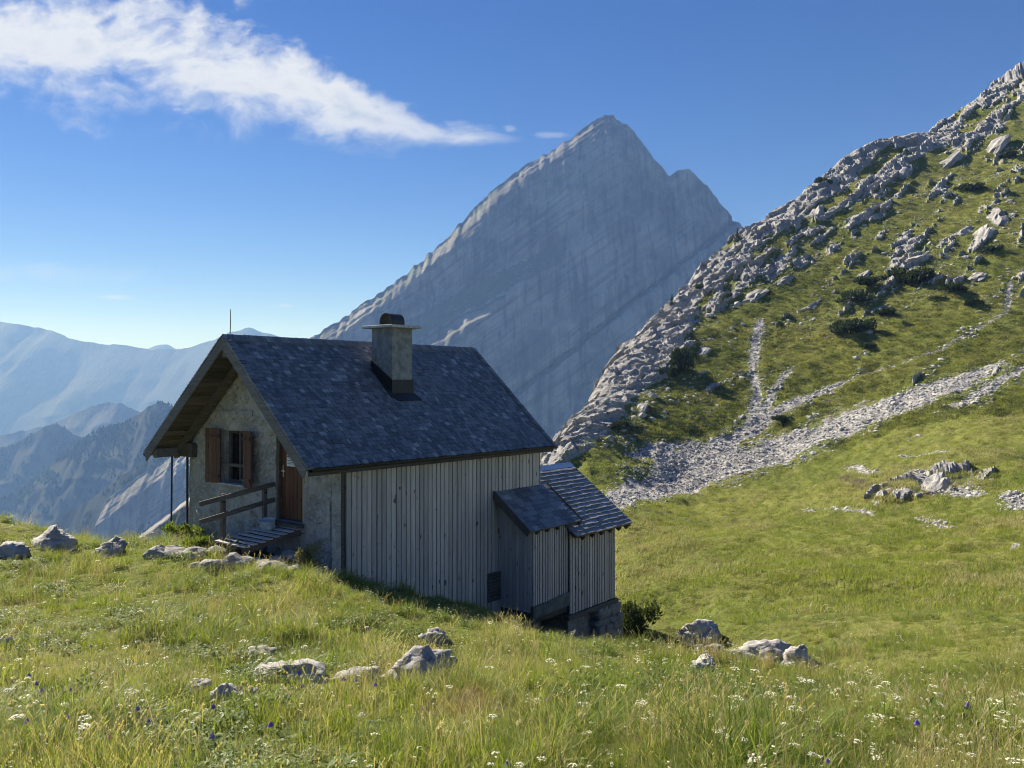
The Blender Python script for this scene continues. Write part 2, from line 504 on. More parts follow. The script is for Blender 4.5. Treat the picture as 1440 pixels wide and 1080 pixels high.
class MB:
    """collects boxes, bars and prisms; build() links them as ONE mesh, its origin at its centre"""
    def __init__(self): self.v = []; self.f = []
    def add(self, v, f):
        b = len(self.v)
        self.v += [tuple(p) for p in v]
        self.f += [tuple(i + b for i in q) for q in f]
        return self
    def box(self, x0, x1, y0, y1, z0, z1):
        v = [(x0, y0, z0), (x1, y0, z0), (x1, y1, z0), (x0, y1, z0), (x0, y0, z1), (x1, y0, z1), (x1, y1, z1), (x0, y1, z1)]
        return self.add(v, [(3, 2, 1, 0), (4, 5, 6, 7), (0, 1, 5, 4), (1, 2, 6, 5), (2, 3, 7, 6), (3, 0, 4, 7)])
    def prism(self, poly, axis, a, b):
        """poly: 2-D outline; axis: the axis it is extruded along"""
        n = len(poly)
        def p3(q, d):
            return {'x': (d, q[0], q[1]), 'y': (q[0], d, q[1]), 'z': (q[0], q[1], d)}[axis]
        v = [p3(q, a) for q in poly] + [p3(q, b) for q in poly]
        f = [tuple(range(n))[::-1], tuple(range(n, 2 * n))] + [(i, (i + 1) % n, n + (i + 1) % n, n + i) for i in range(n)]
        return self.add(v, f)
    def bar(self, p, q, wx, wy, up=(0, 0, 1)):
        p = Vector(p); q = Vector(q); d = (q - p).normalized()
        s = d.cross(Vector(up)).normalized(); t_ = s.cross(d).normalized()
        v = []
        for e in (p, q):
            for a, b in ((-1, -1), (1, -1), (1, 1), (-1, 1)):
                v.append(e + s * a * wx / 2 + t_ * b * wy / 2)
        return self.add(v, [(3, 2, 1, 0), (4, 5, 6, 7), (0, 1, 5, 4), (1, 2, 6, 5), (2, 3, 7, 6), (3, 0, 4, 7)])
    def tube(self, pts, r, n=8):
        pts = [Vector(p) for p in pts]; v = []; f = []
        for k, p in enumerate(pts):
            d = (pts[min(k + 1, len(pts) - 1)] - pts[max(k - 1, 0)]).normalized()
            s = d.orthogonal().normalized(); t_ = d.cross(s)
            rr = r[k] if isinstance(r, (list, tuple)) else r
            for i in range(n):
                a = 2 * math.pi * i / n
                v.append(p + s * math.cos(a) * rr + t_ * math.sin(a) * rr)
        for k in range(len(pts) - 1):
            for i in range(n):
                f.append((k * n + i, k * n + (i + 1) % n, (k + 1) * n + (i + 1) % n, (k + 1) * n + i))
        f.append(tuple(range(n))[::-1]); f.append(tuple(range((len(pts) - 1) * n, len(pts) * n)))
        return self.add(v, f)
    def mesh(self, name, c=(0, 0, 0)):
        me = bpy.data.meshes.new(name)
        me.from_pydata([(x - c[0], y - c[1], z - c[2]) for x, y, z in self.v], [], self.f)
        me.update()
        return me
    def build(self, name, material, parent=None, off=(0, 0, 0), bevel=0, center=True):
        V = np.array(self.v)
        c = tuple((V.max(0) + V.min(0)) / 2) if center else (0, 0, 0)
        me = self.mesh(name, c)
        if bevel:
            bm = bmesh.new(); bm.from_mesh(me)
            bmesh.ops.bevel(bm, geom=bm.edges[:], offset=bevel, segments=1, affect='EDGES')
            bm.to_mesh(me); bm.free()
        pp = getattr(parent, 'location', Vector((0, 0, 0)))
        o = link(name, me, material, parent)
        o.location = Vector(c) + Vector(off)
        return o

# ------------------------------------------------------------------ terrain: height field through surveyed points
def at(px, py, y):
    return ((px - 720) / FPX * y, y, (HY - py) / FPX * y)
KH = 17 / 15.5
HA = .678
HU = np.array([math.sin(HA), math.cos(HA)]); HV = np.array([-math.cos(HA), math.sin(HA)])
HC = np.array([(465 - 720) / FPX * 17, 17.0])
def hxy(u, v): return HC + HU * u + HV * v
CREST = [(775, 640, 95), (812, 600, 103), (850, 560, 112), (868, 520, 122), (890, 487, 131), (925, 455, 140), (960, 418, 148), (1000, 372, 157), (1040, 330, 165), (1085, 305, 172), (1130, 278, 178), (1180, 232, 187), (1215, 208, 193), (1250, 195, 197), (1308, 188, 202), (1340, 165, 208), (1390, 125, 217), (1440, 90, 226), (1560, 10, 245), (1800, -110, 275)]
C3 = np.array([at(*c) for c in CREST])
pts = []
# the knoll the photographer stands on
for px, py, y in [(0, 1080, 4.2), (480, 1080, 4.25), (960, 1080, 4.2), (1440, 1080, 4.1), (0, 1000, 6.0), (480, 1000, 6.0), (960, 1000, 5.9), (1440, 1010, 6.4),
                  (0, 920, 9.0), (480, 930, 8.6), (900, 940, 8.2), (1150, 965, 7.8), (100, 850, 12.5), (400, 850, 12.3), (640, 885, 11.6), (800, 910, 10.6), (100, 790, 17), (300, 795, 15.8), (400, 792, 15.6),
                  (0, 737, 22.0), (70, 748, 21.3), (150, 757, 21.0), (240, 763, 20.8), (500, 828, 14.0), (600, 856, 13.4), (700, 869, 12.9), (760, 880, 12.7), (870, 905, 12.3), (960, 912, 12.0),
                  (1060, 922, 11.7), (1150, 938, 11.2), (1300, 958, 10.2), (1440, 986, 9.2), (1700, 1030, 8.2), (-300, 730, 22), (-300, 900, 10), (1800, 1080, 6), (-300, 1080, 4.5)]:
    p_ = at(px, py, y); pts.append((p_[0], p_[1], p_[2] - .15))
pts += [(0, 0, -1.62), (-4, -3, -1.3), (4, -3, -1.4), (0, -10, -.6), (-12, 0, -1.5), (12, 0, -2.4), (-20, 8, -2.2), (20, 5, -4.5), (-14, -12, -.4), (14, -12, -1.5)]
# ground round the hut
for u, v, z in [(0.0, 5.5, -3.74), (-.4, 2.7, -3.62), (-.5, .9, -3.62), (-.8, 5.0, -3.72), (-1.35, 1.8, -3.45), (-1.9, 1.7, -3.44), (-2.5, 3.2, -3.55), (.1, -.35, -3.95), (1.6, -.5, -4.75), (3.6, -.7, -5.9), (5.6, -1.6, -6.7), (7.5, -1.9, -7.3), (9.3, -2.2, -7.7),
                (3.6, -2.6, -5.5), (1.5, -2.4, -4.4), (6.5, -4.0, -6.5), (9.5, 2.0, -7.4), (9.5, 5, -8.2), (5, 7.0, -7.0), (1.5, 8.5, -6.0), (3, 2.5, -5.0), (6, 2.5, -6.3)]:
    q = hxy(u, v); pts.append((q[0], q[1], z))
# the drop to the left
pts += [(-9, 27, -7.5), (-16, 27, -7), (-26, 26, -6.5), (-4, 33, -12.5), (-14, 38, -17), (-30, 40, -19), (-50, 36, -17), (-20, 60, -34), (-50, 70, -46), (-90, 60, -44), (-8, 62, -27), (-30, 110, -62), (-80, 140, -95), (-30, 180, -100), (5, 33, -10.5), (3, 48, -14.0), (0, 75, -20), (-8, 95, -33), (-160, 60, -70), (-160, 200, -150)]
# the meadow bowl and the slope
for px, py, y in [(900, 888, 25), (1000, 896, 24), (1000, 850, 34), (1000, 800, 48), (1000, 745, 70), (1000, 705, 84), (940, 690, 89), (1000, 650, 96), (1000, 600, 105), (1000, 550, 114), (1000, 500, 124), (1000, 450, 135), (1000, 405, 146),
                  (1160, 918, 19), (1150, 860, 29), (1150, 800, 42), (1150, 740, 61), (1150, 700, 75), (1150, 650, 90), (1150, 600, 101), (1150, 540, 112), (1150, 480, 123), (1150, 420, 137), (1150, 360, 151), (1150, 310, 164),
                  (1300, 930, 16), (1300, 860, 27), (1300, 800, 39), (1300, 740, 54), (1300, 690, 67), (1300, 640, 79), (1300, 580, 93), (1300, 520, 106), (1300, 450, 121), (1300, 380, 137), (1300, 300, 162), (1300, 235, 184),
                  (1440, 955, 13.5), (1440, 850, 26), (1440, 750, 46), (1440, 650, 70), (1440, 550, 93), (1440, 450, 114), (1440, 350, 136), (1440, 250, 166), (1440, 150, 200),
                  (1800, 850, 26), (1800, 650, 68), (1800, 450, 110), (1800, 250, 152), (1800, 50, 205),
                  (880, 830, 38), (880, 780, 54), (880, 730, 74), (865, 695, 84), (850, 660, 90), (850, 620, 97), (905, 600, 103), (920, 540, 115), (800, 660, 90), (790, 720, 78), (950, 470, 130)]:
    pts.append(at(px, py, y))
for c in C3: pts.append(tuple(c))
for a_, b_, c_ in [(700, 869, 15.5), (760, 880, 15.5), (820, 893, 16), (870, 905, 16), (870, 905, 19), (960, 912, 16), (960, 912, 20), (1060, 922, 15.5), (1060, 922, 18.5), (1150, 938, 14)]:
    p_ = at(a_, b_, c_); pts.append((p_[0], p_[1], p_[2] - .45))
pts += [(230, 350, 150), (60, 330, 60), (150, 340, 100), (0, 230, 20), (300, 100, 40), (250, 30, 0), (120, 0, -10), (60, 10, -9)]
CP = np.array(pts, float)
def _tk(r2): return .5 * r2 * np.log(r2 + 1e-9)
_n = len(CP)
_d2 = ((CP[:, None, :2] - CP[None, :, :2]) ** 2).sum(-1)
_A = np.zeros((_n + 3, _n + 3)); _A[:_n, :_n] = _tk(_d2) + np.eye(_n) * .02
_A[:_n, _n] = 1; _A[:_n, _n + 1:] = CP[:, :2]; _A[_n:, :_n] = _A[:_n, _n:].T
_w = np.linalg.solve(_A, np.concatenate([CP[:, 2], np.zeros(3)]))
def tps(x, y):
    sh = np.shape(x); x = np.ravel(x).astype(float); y = np.ravel(y).astype(float)
    z = np.empty(len(x))
    for i in range(0, len(x), 20000):
        a, b = x[i:i + 20000], y[i:i + 20000]
        z[i:i + 20000] = _tk((a[:, None] - CP[None, :, 0]) ** 2 + (b[:, None] - CP[None, :, 1]) ** 2) @ _w[:_n] + _w[_n] + _w[_n + 1] * a + _w[_n + 2] * b
    return z.reshape(sh)
CX = np.concatenate([np.array([at(600, 800, 58), at(700, 715, 80)]), C3])
def far_fall(x, y, z):
    """beyond its crest the hill drops away steeply"""
    best = np.full(np.shape(x), 1e18); lim = np.full(np.shape(x), 1e9)
    for i in range(len(CX) - 1):
        a, b = CX[i], CX[i + 1]; d = b - a
        t_ = np.clip(((x - a[0]) * d[0] + (y - a[1]) * d[1]) / (d[0] ** 2 + d[1] ** 2), 0, 1)
        ex, ey = x - a[0] - t_ * d[0], y - a[1] - t_ * d[1]
        r2 = ex * ex + ey * ey
        side = d[0] * ey - d[1] * ex
        dist = np.sqrt(r2)
        k = 1.35
        zl = np.where(side > 0, a[2] + t_ * d[2] - k * dist * (.25 + .75 * sstep(dist, 0, 5)), 1e9)
        new = r2 < best
        lim = np.where(new, zl, lim); best = np.where(new, r2, best)
    far_ = np.hypot(x, y) > 50
    return np.where(far_, np.minimum(z, lim), z)
_tps0 = tps
def tps(x, y):
    z = _tps0(x, y)
    return np.maximum(far_fall(np.asarray(x, float), np.asarray(y, float), z), -300)
def relief(x, y):
    d = np.hypot(x, y)
    far = sstep(d, 30, 90)
    z0 = np.zeros_like(x)
    n = .085 * fbm(x * 1.1, y * 1.1, z0, 3, 3) + .10 * fbm(x * .35, y * .35, z0, 3, 5) * (1 + far * 2.5)
    n = n + far * (.55 * fbm(x * .13, y * .13, z0, 3, 8) + .16 * fbm(x * .6, y * .6, z0, 3, 11))
    mid_ = sstep(d, 18, 30) * (1 - sstep(d, 95, 125))
    n = n + mid_ * (.42 * fbm(x * .16, y * .22, z0, 3, 15) + .14 * fbm(x * .55, y * .8, z0, 2, 16, .5, True))
    return n * sstep(d, 0.3, 3)
def ground(x, y):
    x = np.asarray(x, float); y = np.asarray(y, float)
    return tps(x, y) + relief(x, y)
def gz(x, y): return float(ground(np.array([x]), np.array([y]))[0])
def cast(px, py, y0=3.0, y1=260.0):
    """where a line of sight meets the ground: used once to read positions off the photograph"""
    ys = np.exp(np.linspace(math.log(y0), math.log(y1), 2500))
    xs = (px - 720) / FPX * ys; zs = (HY - py) / FPX * ys
    below = zs < tps(xs, ys)
    i = int(np.argmax(below)) if below.any() else len(ys) - 1
    return xs[i], ys[i]

# scree tongues, footpath and bare patches on the slope
def line(pl): return np.array([cast(a, b, 22) for a, b in pl])
SCREE = [([(862, 706), (905, 692), (960, 672), (1020, 655), (1080, 640), (1140, 617), (1200, 594), (1262, 572), (1330, 546), (1400, 512)], [2.2, 3.5, 4.6, 5, 5, 4.8, 4.2, 3.6, 2.8, 1.6]),
         ([(940, 648), (985, 638), (1030, 620), (1060, 602), (1095, 580), (1140, 560), (1190, 535)], [3.5, 3.5, 3, 2.8, 2.2, 1.8, 1]),
         ([(1070, 455), (1062, 490), (1058, 525), (1066, 560), (1058, 595)], [1.6, 2, 1.6, 1.5, 2.4]),
         ([(1110, 520), (1090, 550), (1070, 585)], [1.2, 1.4, 1.6]),
         ([(890, 640), (930, 632), (975, 622)], [1.2, 2.4, 1.6]),
         ([(1150, 553), (1215, 522), (1265, 510), (1322, 490), (1370, 465), (1415, 440), (1422, 395)], [.7, .6, .6, .6, .6, .9, 1.2]),
         ([(1130, 712), (1180, 716), (1228, 724)], [.8, 1.5, .8]), ([(1290, 730), (1312, 738), (1328, 744)], [1.2, 1.5, .8]), ([(1200, 655), (1230, 672)], [1.6, 1]),
         ([(1290, 668), (1330, 690), (1380, 700)], [1.4, 2.2, 1.4]), ([(1420, 700), (1445, 720)], [1.5, 2]), ([(1340, 570), (1390, 545), (1440, 520)], [1.5, 2.2, 2.0]), ([(1265, 640), (1330, 636)], [.8, .7])]
SCREE = [(line(a), np.array(b) * (.74 if i == 0 else .6 if i in (1, 4) else .4 if i in (6, 7) else .62), .0 if i == 0 else .18 if i in (1, 4) else .34) for i, (a, b) in enumerate(SCREE)]
SOIL = [(np.array([cast(a, b) for a, b in [(300, 775), (350, 778), (400, 790), (440, 805)]]), np.array([.8, 1.0, 1.1, .8])),
        (np.array([cast(a, b) for a, b in [(1160, 672), (1230, 690)]]), np.array([1.2, 1.8]))]
def band(x, y, lines):
    best = np.full(np.shape(x), -9.0)
    for P_, W_, pen in ((q + (0.0,))[:3] for q in lines):
        for i in range(len(P_) - 1):
            a, b = P_[i], P_[i + 1]; d = b - a
            t_ = np.clip(((x - a[0]) * d[0] + (y - a[1]) * d[1]) / (d @ d), 0, 1)
            dist = np.hypot(x - a[0] - t_ * d[0], y - a[1] - t_ * d[1])
            best = np.maximum(best, 1 - pen - dist / (W_[i] * (1 - t_) + W_[i + 1] * t_))
    return best
HOL = cast(1325, 678, 22)
def crest_dist(x, y):
    best = np.full(np.shape(x), 1e9)
    for i in range(len(C3) - 1):
        a, b = C3[i, :2], C3[i + 1, :2]; d = b - a
        t_ = np.clip(((x - a[0]) * d[0] + (y - a[1]) * d[1]) / (d @ d), 0, 1)
        best = np.minimum(best, np.hypot(x - a[0] - t_ * d[0], y - a[1] - t_ * d[1]))
    return best

def rockiness(x, y, z):
    al = x * .746 + y * .666; pe = -x * .666 + y * .746
    dc = crest_dist(x, y)
    n = .66 * fbm(al / 24, pe / 2.4, z / 16, 4, 21, .55) + .46 * fbm(al / 6, pe / 1.2, z / 4, 3, 23, .6)
    n2 = fbm(x / 14, y / 14, z / 14, 2, 29)
    up = np.maximum(sstep(z, -7, 4) * sstep(np.hypot(x, y), 80, 110), np.exp(-(dc / 6.0) ** 2))
    hol = np.exp(-(((x - HOL[0]) / 5.5) ** 2 + ((y - HOL[1]) / 4.5) ** 2))
    bias = -.30 + .50 * np.exp(-(dc / 5.5) ** 2) + .15 * sstep(z, 5, 40) + .22 * n2 + .10 * sstep(z, 38, 60)
    lowcliff = np.exp(-(dc / 11) ** 2) * (1 - sstep(y, 150, 165)) * .38
    v = n + bias + lowcliff
    return np.maximum(np.where(up > 0, v * up - (1 - up) * .3, -.3), n * .8 + hol * .75 - .45)

def polar(r_edges, a0, a1, na):
    az = np.linspace(a0, a1, na)
    rr, aa = np.meshgrid(r_edges, az, indexing='ij')
    return rr * np.sin(aa), rr * np.cos(aa)
def struct(name, me, material):
    return tag(link(name, me, material), kind='structure')
# near ground
r1 = np.exp(np.arange(math.log(.5), math.log(31), .0105))
X, Y = polar(r1, R(-72), R(72), 560)
Z = ground(X, Y)
me = np_mesh('ground', np.stack([X, Y, Z], -1).reshape(-1, 3), grid_faces(*X.shape)[:, ::-1])
fattr(me, 'rock', np.zeros(X.size)); fattr(me, 'scree', np.zeros(X.size)); fattr(me, 'soil', np.clip(band(X, Y, SOIL) * 1.4, 0, 1))
struct('ground', me, 'terrain')
# hillside with its meadow
r2 = np.concatenate([np.exp(np.arange(math.log(30.5), math.log(92), .0055)), np.exp(np.arange(math.log(92), math.log(252), .0023)), np.exp(np.arange(math.log(253), math.log(400), .02))])
X, Y = polar(r2, R(-3), R(50), 560)
Z = ground(X, Y)
Z = Z - 1.5 * np.exp(-(((X - HOL[0]) / 4.0) ** 2 + ((Y - HOL[1]) / 3.2) ** 2) ** 1.5)
rv_ = rockiness(X, Y, Z)
scr_v = band(X, Y, SCREE)
scr_v = scr_v + .55 * fbm(X / 2.4, Y / 2.4, Z * 0, 4, 41, .6)
rmask = sstep(rv_, -.02, .10) * (1 - sstep(scr_v, 0, .25))
al = X * .746 + Y * .666; pe = -X * .666 + Y * .746
blk = fbm(al / 3.2, pe / 1.1, Z / 1.8, 4, 51, .55, True)
blk2 = fbm(X / 1.1, Y / 1.1, Z / 1.1, 3, 61, .55)
step_ = pe * .8 + Z * .5 + .5 * fbm(al / 3, pe / 3, Z / 3, 3, 55)
step_ = np.abs((step_ / 1.1) % 1 - .35)
rk_ = rmask > .01
b1 = np.zeros_like(X); b2 = np.zeros_like(X)
b1[rk_] = blocks(al[rk_] / 8.5, pe[rk_] / 1.9, Z[rk_] / 3.2, 301); b2[rk_] = blocks(al[rk_] / 2.2, pe[rk_] / .8, Z[rk_] / 1.0, 331)
lift = rmask * (.22 + .5 * np.clip(rv_, 0, .6) + .85 * b1 + .38 * b2 + .10 * blk + .08 * blk2 + .30 * step_)
terr = (Z / .85 + 1.1 * fbm(X / 7, Y / 7, Z * 0, 3, 75)) % 1.0
lift = lift + (1 - rmask) * (.10 * fbm(X / .9, Y / .9, Z, 2, 71) + .26 * (np.minimum(terr / .75, (1 - terr) / .25) - .5) * sstep(np.hypot(X, Y), 95, 125) * sstep(fbm(X / 11, Y / 11, Z * 0, 2, 77), -.25, .2))
stm = sstep(scr_v, .0, .3)
lift = lift + stm * (.10 * fbm(X / .7, Y / .7, Z, 2, 81) - .10)
Zd = Z + lift * .72
Xd = X - lift * .42 * rmask; Yd = Y - lift * .50 * rmask
Zd[0] -= .06
me = np_mesh('hillside', np.stack([Xd, Yd, Zd], -1).reshape(-1, 3), grid_faces(*X.shape)[:, ::-1])
F_ = grid_faces(*X.shape)
me.polygons.foreach_set('use_smooth', rmask.ravel()[F_].max(1) < .3)
fattr(me, 'rock', rmask); fattr(me, 'scree', sstep(scr_v, -.25, .45)); fattr(me, 'soil', np.clip(band(X, Y, SOIL), 0, 1) * .8)
struct('hillside', me, 'terrain')
HX, HY_, HR, HS = X, Y, rv_, scr_v
# the slope that drops away on the left
r3 = np.exp(np.linspace(math.log(30.5), math.log(300), 110))
X, Y = polar(r3, R(-72), R(-2.7), 130)
Z = ground(X, Y) - .05
me = np_mesh('slope', np.stack([X, Y, Z], -1).reshape(-1, 3), grid_faces(*X.shape)[:, ::-1])
for k in ('rock', 'scree', 'soil'): fattr(me, k, np.zeros(X.size))
struct('slope', me, 'terrain')
# valley floor out to the horizon
gx = np.linspace(-8500, 8500, 120); gy = np.linspace(-250, 9000, 70)
X, Y = np.meshgrid(gx, gy, indexing='ij')
Z = -470 + 25 * fbm(X / 700, Y / 700, X * 0, 3, 91)
Z = np.where(np.hypot(X, Y) < 700, -480, Z)
me = np_mesh('valley_floor', np.stack([X, Y, Z], -1).reshape(-1, 3), grid_faces(*X.shape)[:, ::-1])
fattr(me, 'veg', np.ones(X.size)); fattr(me, 'strata', np.zeros(X.size))
struct('valley_floor', me, 'far_rock')

# ------------------------------------------------------------------ mountains
def interp(px, pl):
    a = np.array(pl, float)
    return np.interp(px, a[:, 0], a[:, 1])
def body(name, px, sil, yc, zb, rows, fwd, material, veg_fn=None, back=500, jag=0, jscale=6, seed=0, strata_fn=None, pw=1.35):
    """a mountain body: crest line, broken front face, plain back slope"""
    n = len(px)
    zt = (HY - interp(px, sil)) / FPX * yc + jag * fbm(px / jscale, px * 0, px * 0, 4, seed + 1)
    x = (px - 720) / FPX * yc
    tt = np.linspace(0, 1, rows) ** pw
    T = np.repeat(tt[:, None], n, 1)
    Xg = np.repeat(x[None], rows, 0); ZT = np.repeat(zt[None], rows, 0); YC = np.repeat(yc[None], rows, 0)
    Zg = ZT + (zb - ZT) * T
    Hh = ZT - Zg
    Yg = YC - fwd(Xg, Zg, Hh)
    # back
    bk = np.linspace(0, 1, 7)[1:]
    XB = np.repeat(x[None], 6, 0) + back * .1 * bk[:, None]; YB = yc[None] + back * bk[:, None]; ZB = zt[None] + (zb - zt[None]) * bk[:, None] ** 1.1
    V = np.stack([np.concatenate([XB[::-1], Xg]), np.concatenate([YB[::-1], Yg]), np.concatenate([ZB[::-1], Zg])], -1)
    me = np_mesh(name, V.reshape(-1, 3), grid_faces(V.shape[0], n)[:, ::-1])
    dY = np.gradient(Yg, axis=0); dZ = np.gradient(Zg, axis=0)
    slope = np.abs(dY) / (np.abs(dZ) + 1e-3)        # run over rise: large on ledges
    veg = veg_fn(Xg, Zg, Hh, slope) if veg_fn else np.zeros_like(Xg)
    st = strata_fn(Xg, Zg, Hh) if strata_fn else np.zeros_like(Xg)
    fattr(me, 'veg', np.concatenate([np.zeros_like(XB), veg])); fattr(me, 'strata', np.concatenate([np.zeros_like(XB), st]))
    return struct(name, me, material)

PEAK = [(150, 700), (250, 632), (330, 562), (380, 520), (440, 474), (480, 448), (520, 422), (545, 404), (570, 386), (600, 360), (620, 343), (640, 320), (668, 292), (690, 268), (715, 249), (740, 232), (765, 218), (790, 203), (812, 189), (826, 175), (838, 166), (850, 161), (862, 163), (872, 168), (890, 181), (905, 203), (915, 218), (925, 230), (940, 247), (948, 242), (955, 239), (966, 240), (975, 246), (988, 260), (1005, 280), (1018, 298), (1030, 313), (1042, 328), (1070, 350), (1120, 400), (1250, 520), (1450, 690)]
px = np.linspace(150, 1450, 620)
yc = 1750 - np.clip(850 - px, 0, 900) * .15 + np.clip(px - 850, 0, 900) * .45
xpk, zpk = (850 - 720) / FPX * 1750, (HY - 161) / FPX * 1750
def ramp_z(x): return (HY - 398) / FPX * 1600 + .52 * (x - (700 - 720) / FPX * 1600)
def peak_fwd(x, z, h):
    q = zpk + .74 * (x - xpk) - z                          # height below the bedding plane of the left skyline
    left = 1 - sstep(x, xpk - 60, xpk + 60)
    F = .30 * h
    F = F + left * 24 * sstep(h + 5 * fbm(x / 60, z / 60, x * 0, 3, 3), 0, 40)
    rz = ramp_z(x) - z + 8 * fbm(x / 60, z / 60, x * 0, 3, 4)
    fade = sstep(x, -420, -180) * (1 - sstep(x, 110, 210))
    F = F + fade * 12 * sstep(rz, -42, 38) + sstep(x, -270, -190) * (1 - sstep(x, -40, 15)) * (15 * sstep(rz, 26, 37) + 9 * sstep(rz, 50, 58))
    qq = q + 9 * fbm(x / 90, z / 90, x * 0, 3, 6)
    for q0, amp, wd in ((95, 4, 10), (150, 3, 8), (235, 4, 10), (300, 5, 10), (372, 6, 12), (450, 5, 10), (540, 6, 14), (640, 6, 14)):
        F = F + amp * sstep(qq, q0, q0 + wd)
    lf = (HY - 480) / FPX * 1560 + .79 * (x - (820 - 720) / FPX * 1560)
    dl = (z - lf + 6 * fbm(x / 50, z / 50, x * 0, 2, 8)) / 4.5
    F = F - 17 * np.exp(-dl * dl) + 10 * sstep(dl, 0, -2)
    cl = sstep(h, 25, 70)
    F = F + cl * (1 - .8 * fade * sstep(rz, -50, -30) * (1 - sstep(rz, 38, 50))) * (8.0 * fbm(x / 17, z / 200, x * 0, 4, 9, .65, True) + 14 * fbm(x / 60, z / 260, x * 0, 3, 10, .6))
    F = F + 2.6 * fbm(x / 150, q / 8, x * 0, 3, 12, .6) + 10 * fbm(x / 130, z / 170, x * 0, 3, 13) * sstep(h, 0, 60) + 3.0 * fbm(x / 9, z / 11, x * 0, 3, 14) * sstep(h, 0, 12)
    return F
def peak_veg(x, z, h, s):
    left = 1 - sstep(x, xpk - 250, xpk - 60)
    rz = ramp_z(x) - z + 8 * fbm(x / 60, z / 60, x * 0, 3, 4)
    ramp_ = sstep(rz, -40, -22) * (1 - sstep(rz, 18, 32)) * sstep(x, -420, -180) * (1 - sstep(x, 60, 190))
    rim = left * (1 - sstep(h, 22, 55)) * (.5 + .25 * fbm(x / 30, z / 30, x * 0, 3, 44))
    return np.maximum(np.maximum(sstep(s, 1.0, 1.9) * .6 * (1 - .6 * sstep(z, 250, 420)), ramp_ * .62), rim)
def peak_strata(x, z, h):
    q = zpk + .74 * (x - xpk) - z
    a_ = sstep(fbm(x / 220, q / 8, x * 0, 3, 33, .6), .10, .34)
    c_ = 1 - np.clip(np.abs(fbm(x / 240, q / 26, x * 0, 3, 37, .5)) / .06, 0, 1)
    return np.clip(.42 * a_ * (.35 + .65 * sstep(h, 60, 160)) + .6 * c_, 0, 1)
body('mountain', px, PEAK, yc, -430, 430, peak_fwd, 'peak_rock', peak_veg, 700, jag=7, jscale=7, strata_fn=peak_strata)

def simple_fwd(k, amp, sc, seed):
    def f(x, z, h):
        return k * h + amp * fbm(x / sc, z / sc, x * 0, 4, seed, .55, True) * sstep(h, 0, sc * .6) + amp * .5 * fbm(x / (sc * .3), z / (sc * .6), x * 0, 3, seed + 3)
    return f
def veg_noise(base, sc, seed):
    return lambda x, z, h, s: np.clip(base + .5 * fbm(x / sc, z / sc, x * 0, 4, seed), 0, 1)
# wooded ridges across the side valley, near to far
RID = {}
def ridge(name, sil, y0, zb, k, amp, sc, seed, vegb, material, n=300, rows=130, jag=6, jscale=9, back=400):
    a = np.array(sil, float)
    px = np.linspace(a[0, 0], a[-1, 0], n)
    RID[name] = (a, y0, zb, k, amp, sc, seed)
    return body(name, px, sil, np.full(n, float(y0)), zb, rows, simple_fwd(k, amp, sc, seed), material, veg_noise(vegb, sc * .35, seed + 9), back, jag, jscale, seed)
ridge('rocky_spur', [(-40, 830), (60, 748), (95, 722), (130, 700), (165, 675), (192, 655), (215, 640), (250, 628), (300, 612), (380, 590), (470, 600), (560, 640)], 1700, -440, .75, 20, 150, 200, 1.2, 'ridge_rock', jag=4)
ridge('wooded_ridge', [(-160, 742), (-60, 720), (20, 695), (70, 655), (100, 628), (118, 616), (140, 602), (160, 597), (178, 594), (195, 582), (208, 572), (224, 565), (236, 568), (250, 577), (275, 588), (330, 600), (430, 645), (520, 700)], 2200, -450, .85, 26, 170, 220, 1.0, 'ridge_rock', jag=7, jscale=9)
ridge('wooded_shoulder', [(-260, 735), (-120, 680), (-40, 645), (0, 631), (28, 622), (52, 606), (66, 599), (80, 597), (92, 602), (104, 612), (124, 620), (200, 650), (320, 720)], 2700, -455, .8, 26, 190, 240, .88, 'ridge_rock', jag=6, jscale=9)
ridge('hazy_foothill', [(-300, 640), (-60, 625), (60, 600), (100, 584), (130, 570), (152, 565), (175, 568), (205, 585), (300, 600), (420, 610), (520, 640)], 3600, -460, .9, 60, 260, 260, .6, 'far_rock', n=200, rows=60, jag=8)
ridge('far_range', [(-900, 440), (-500, 470), (-250, 420), (-100, 438), (0, 452), (40, 459), (75, 467), (110, 478), (140, 484), (160, 484), (185, 487), (205, 491), (230, 492), (250, 490), (270, 486), (292, 480), (310, 472), (350, 462), (420, 480), (520, 470), (650, 500), (900, 520)], 6000, -465, 1.5, 160, 600, 280, .85, 'far_rock', n=300, rows=80, jag=14, back=900)
ridge('farthest_peaks', [(100, 520), (160, 505), (195, 496), (207, 491), (216, 486), (228, 484), (238, 485), (246, 490), (255, 491), (280, 492), (330, 500), (420, 520)], 7600, -465, 1.2, 90, 700, 290, .3, 'far_rock', n=120, rows=40, jag=8, back=600)
# a rib of pale gravel below the spur
mount_mat('gravel_rib_rock', (.22, .215, .205), (.36, .35, .335), (.06, .07, .035), .03)
px = np.linspace(60, 450, 180)
body('gravel_rib', px, [(60, 850), (140, 790), (182, 763), (212, 741), (240, 720), (268, 700), (300, 680), (360, 650), (450, 690)], np.full(180, 760.0), -420, 110,
     lambda x, z, h: .7 * h + 14 * sstep(h, 0, 6) + 7 * fbm(x / 30, z / 40, x * 0, 4, 301) * sstep(h, 5, 40) + 2.5 * fbm(x / 6, z / 6, x * 0, 3, 305), 'gravel_rib_rock',
     lambda x, z, h, s: sstep(h + 3 * fbm(x / 10, z / 10, x * 0, 3, 302), 4, 9), 200, 2, 9, 300)

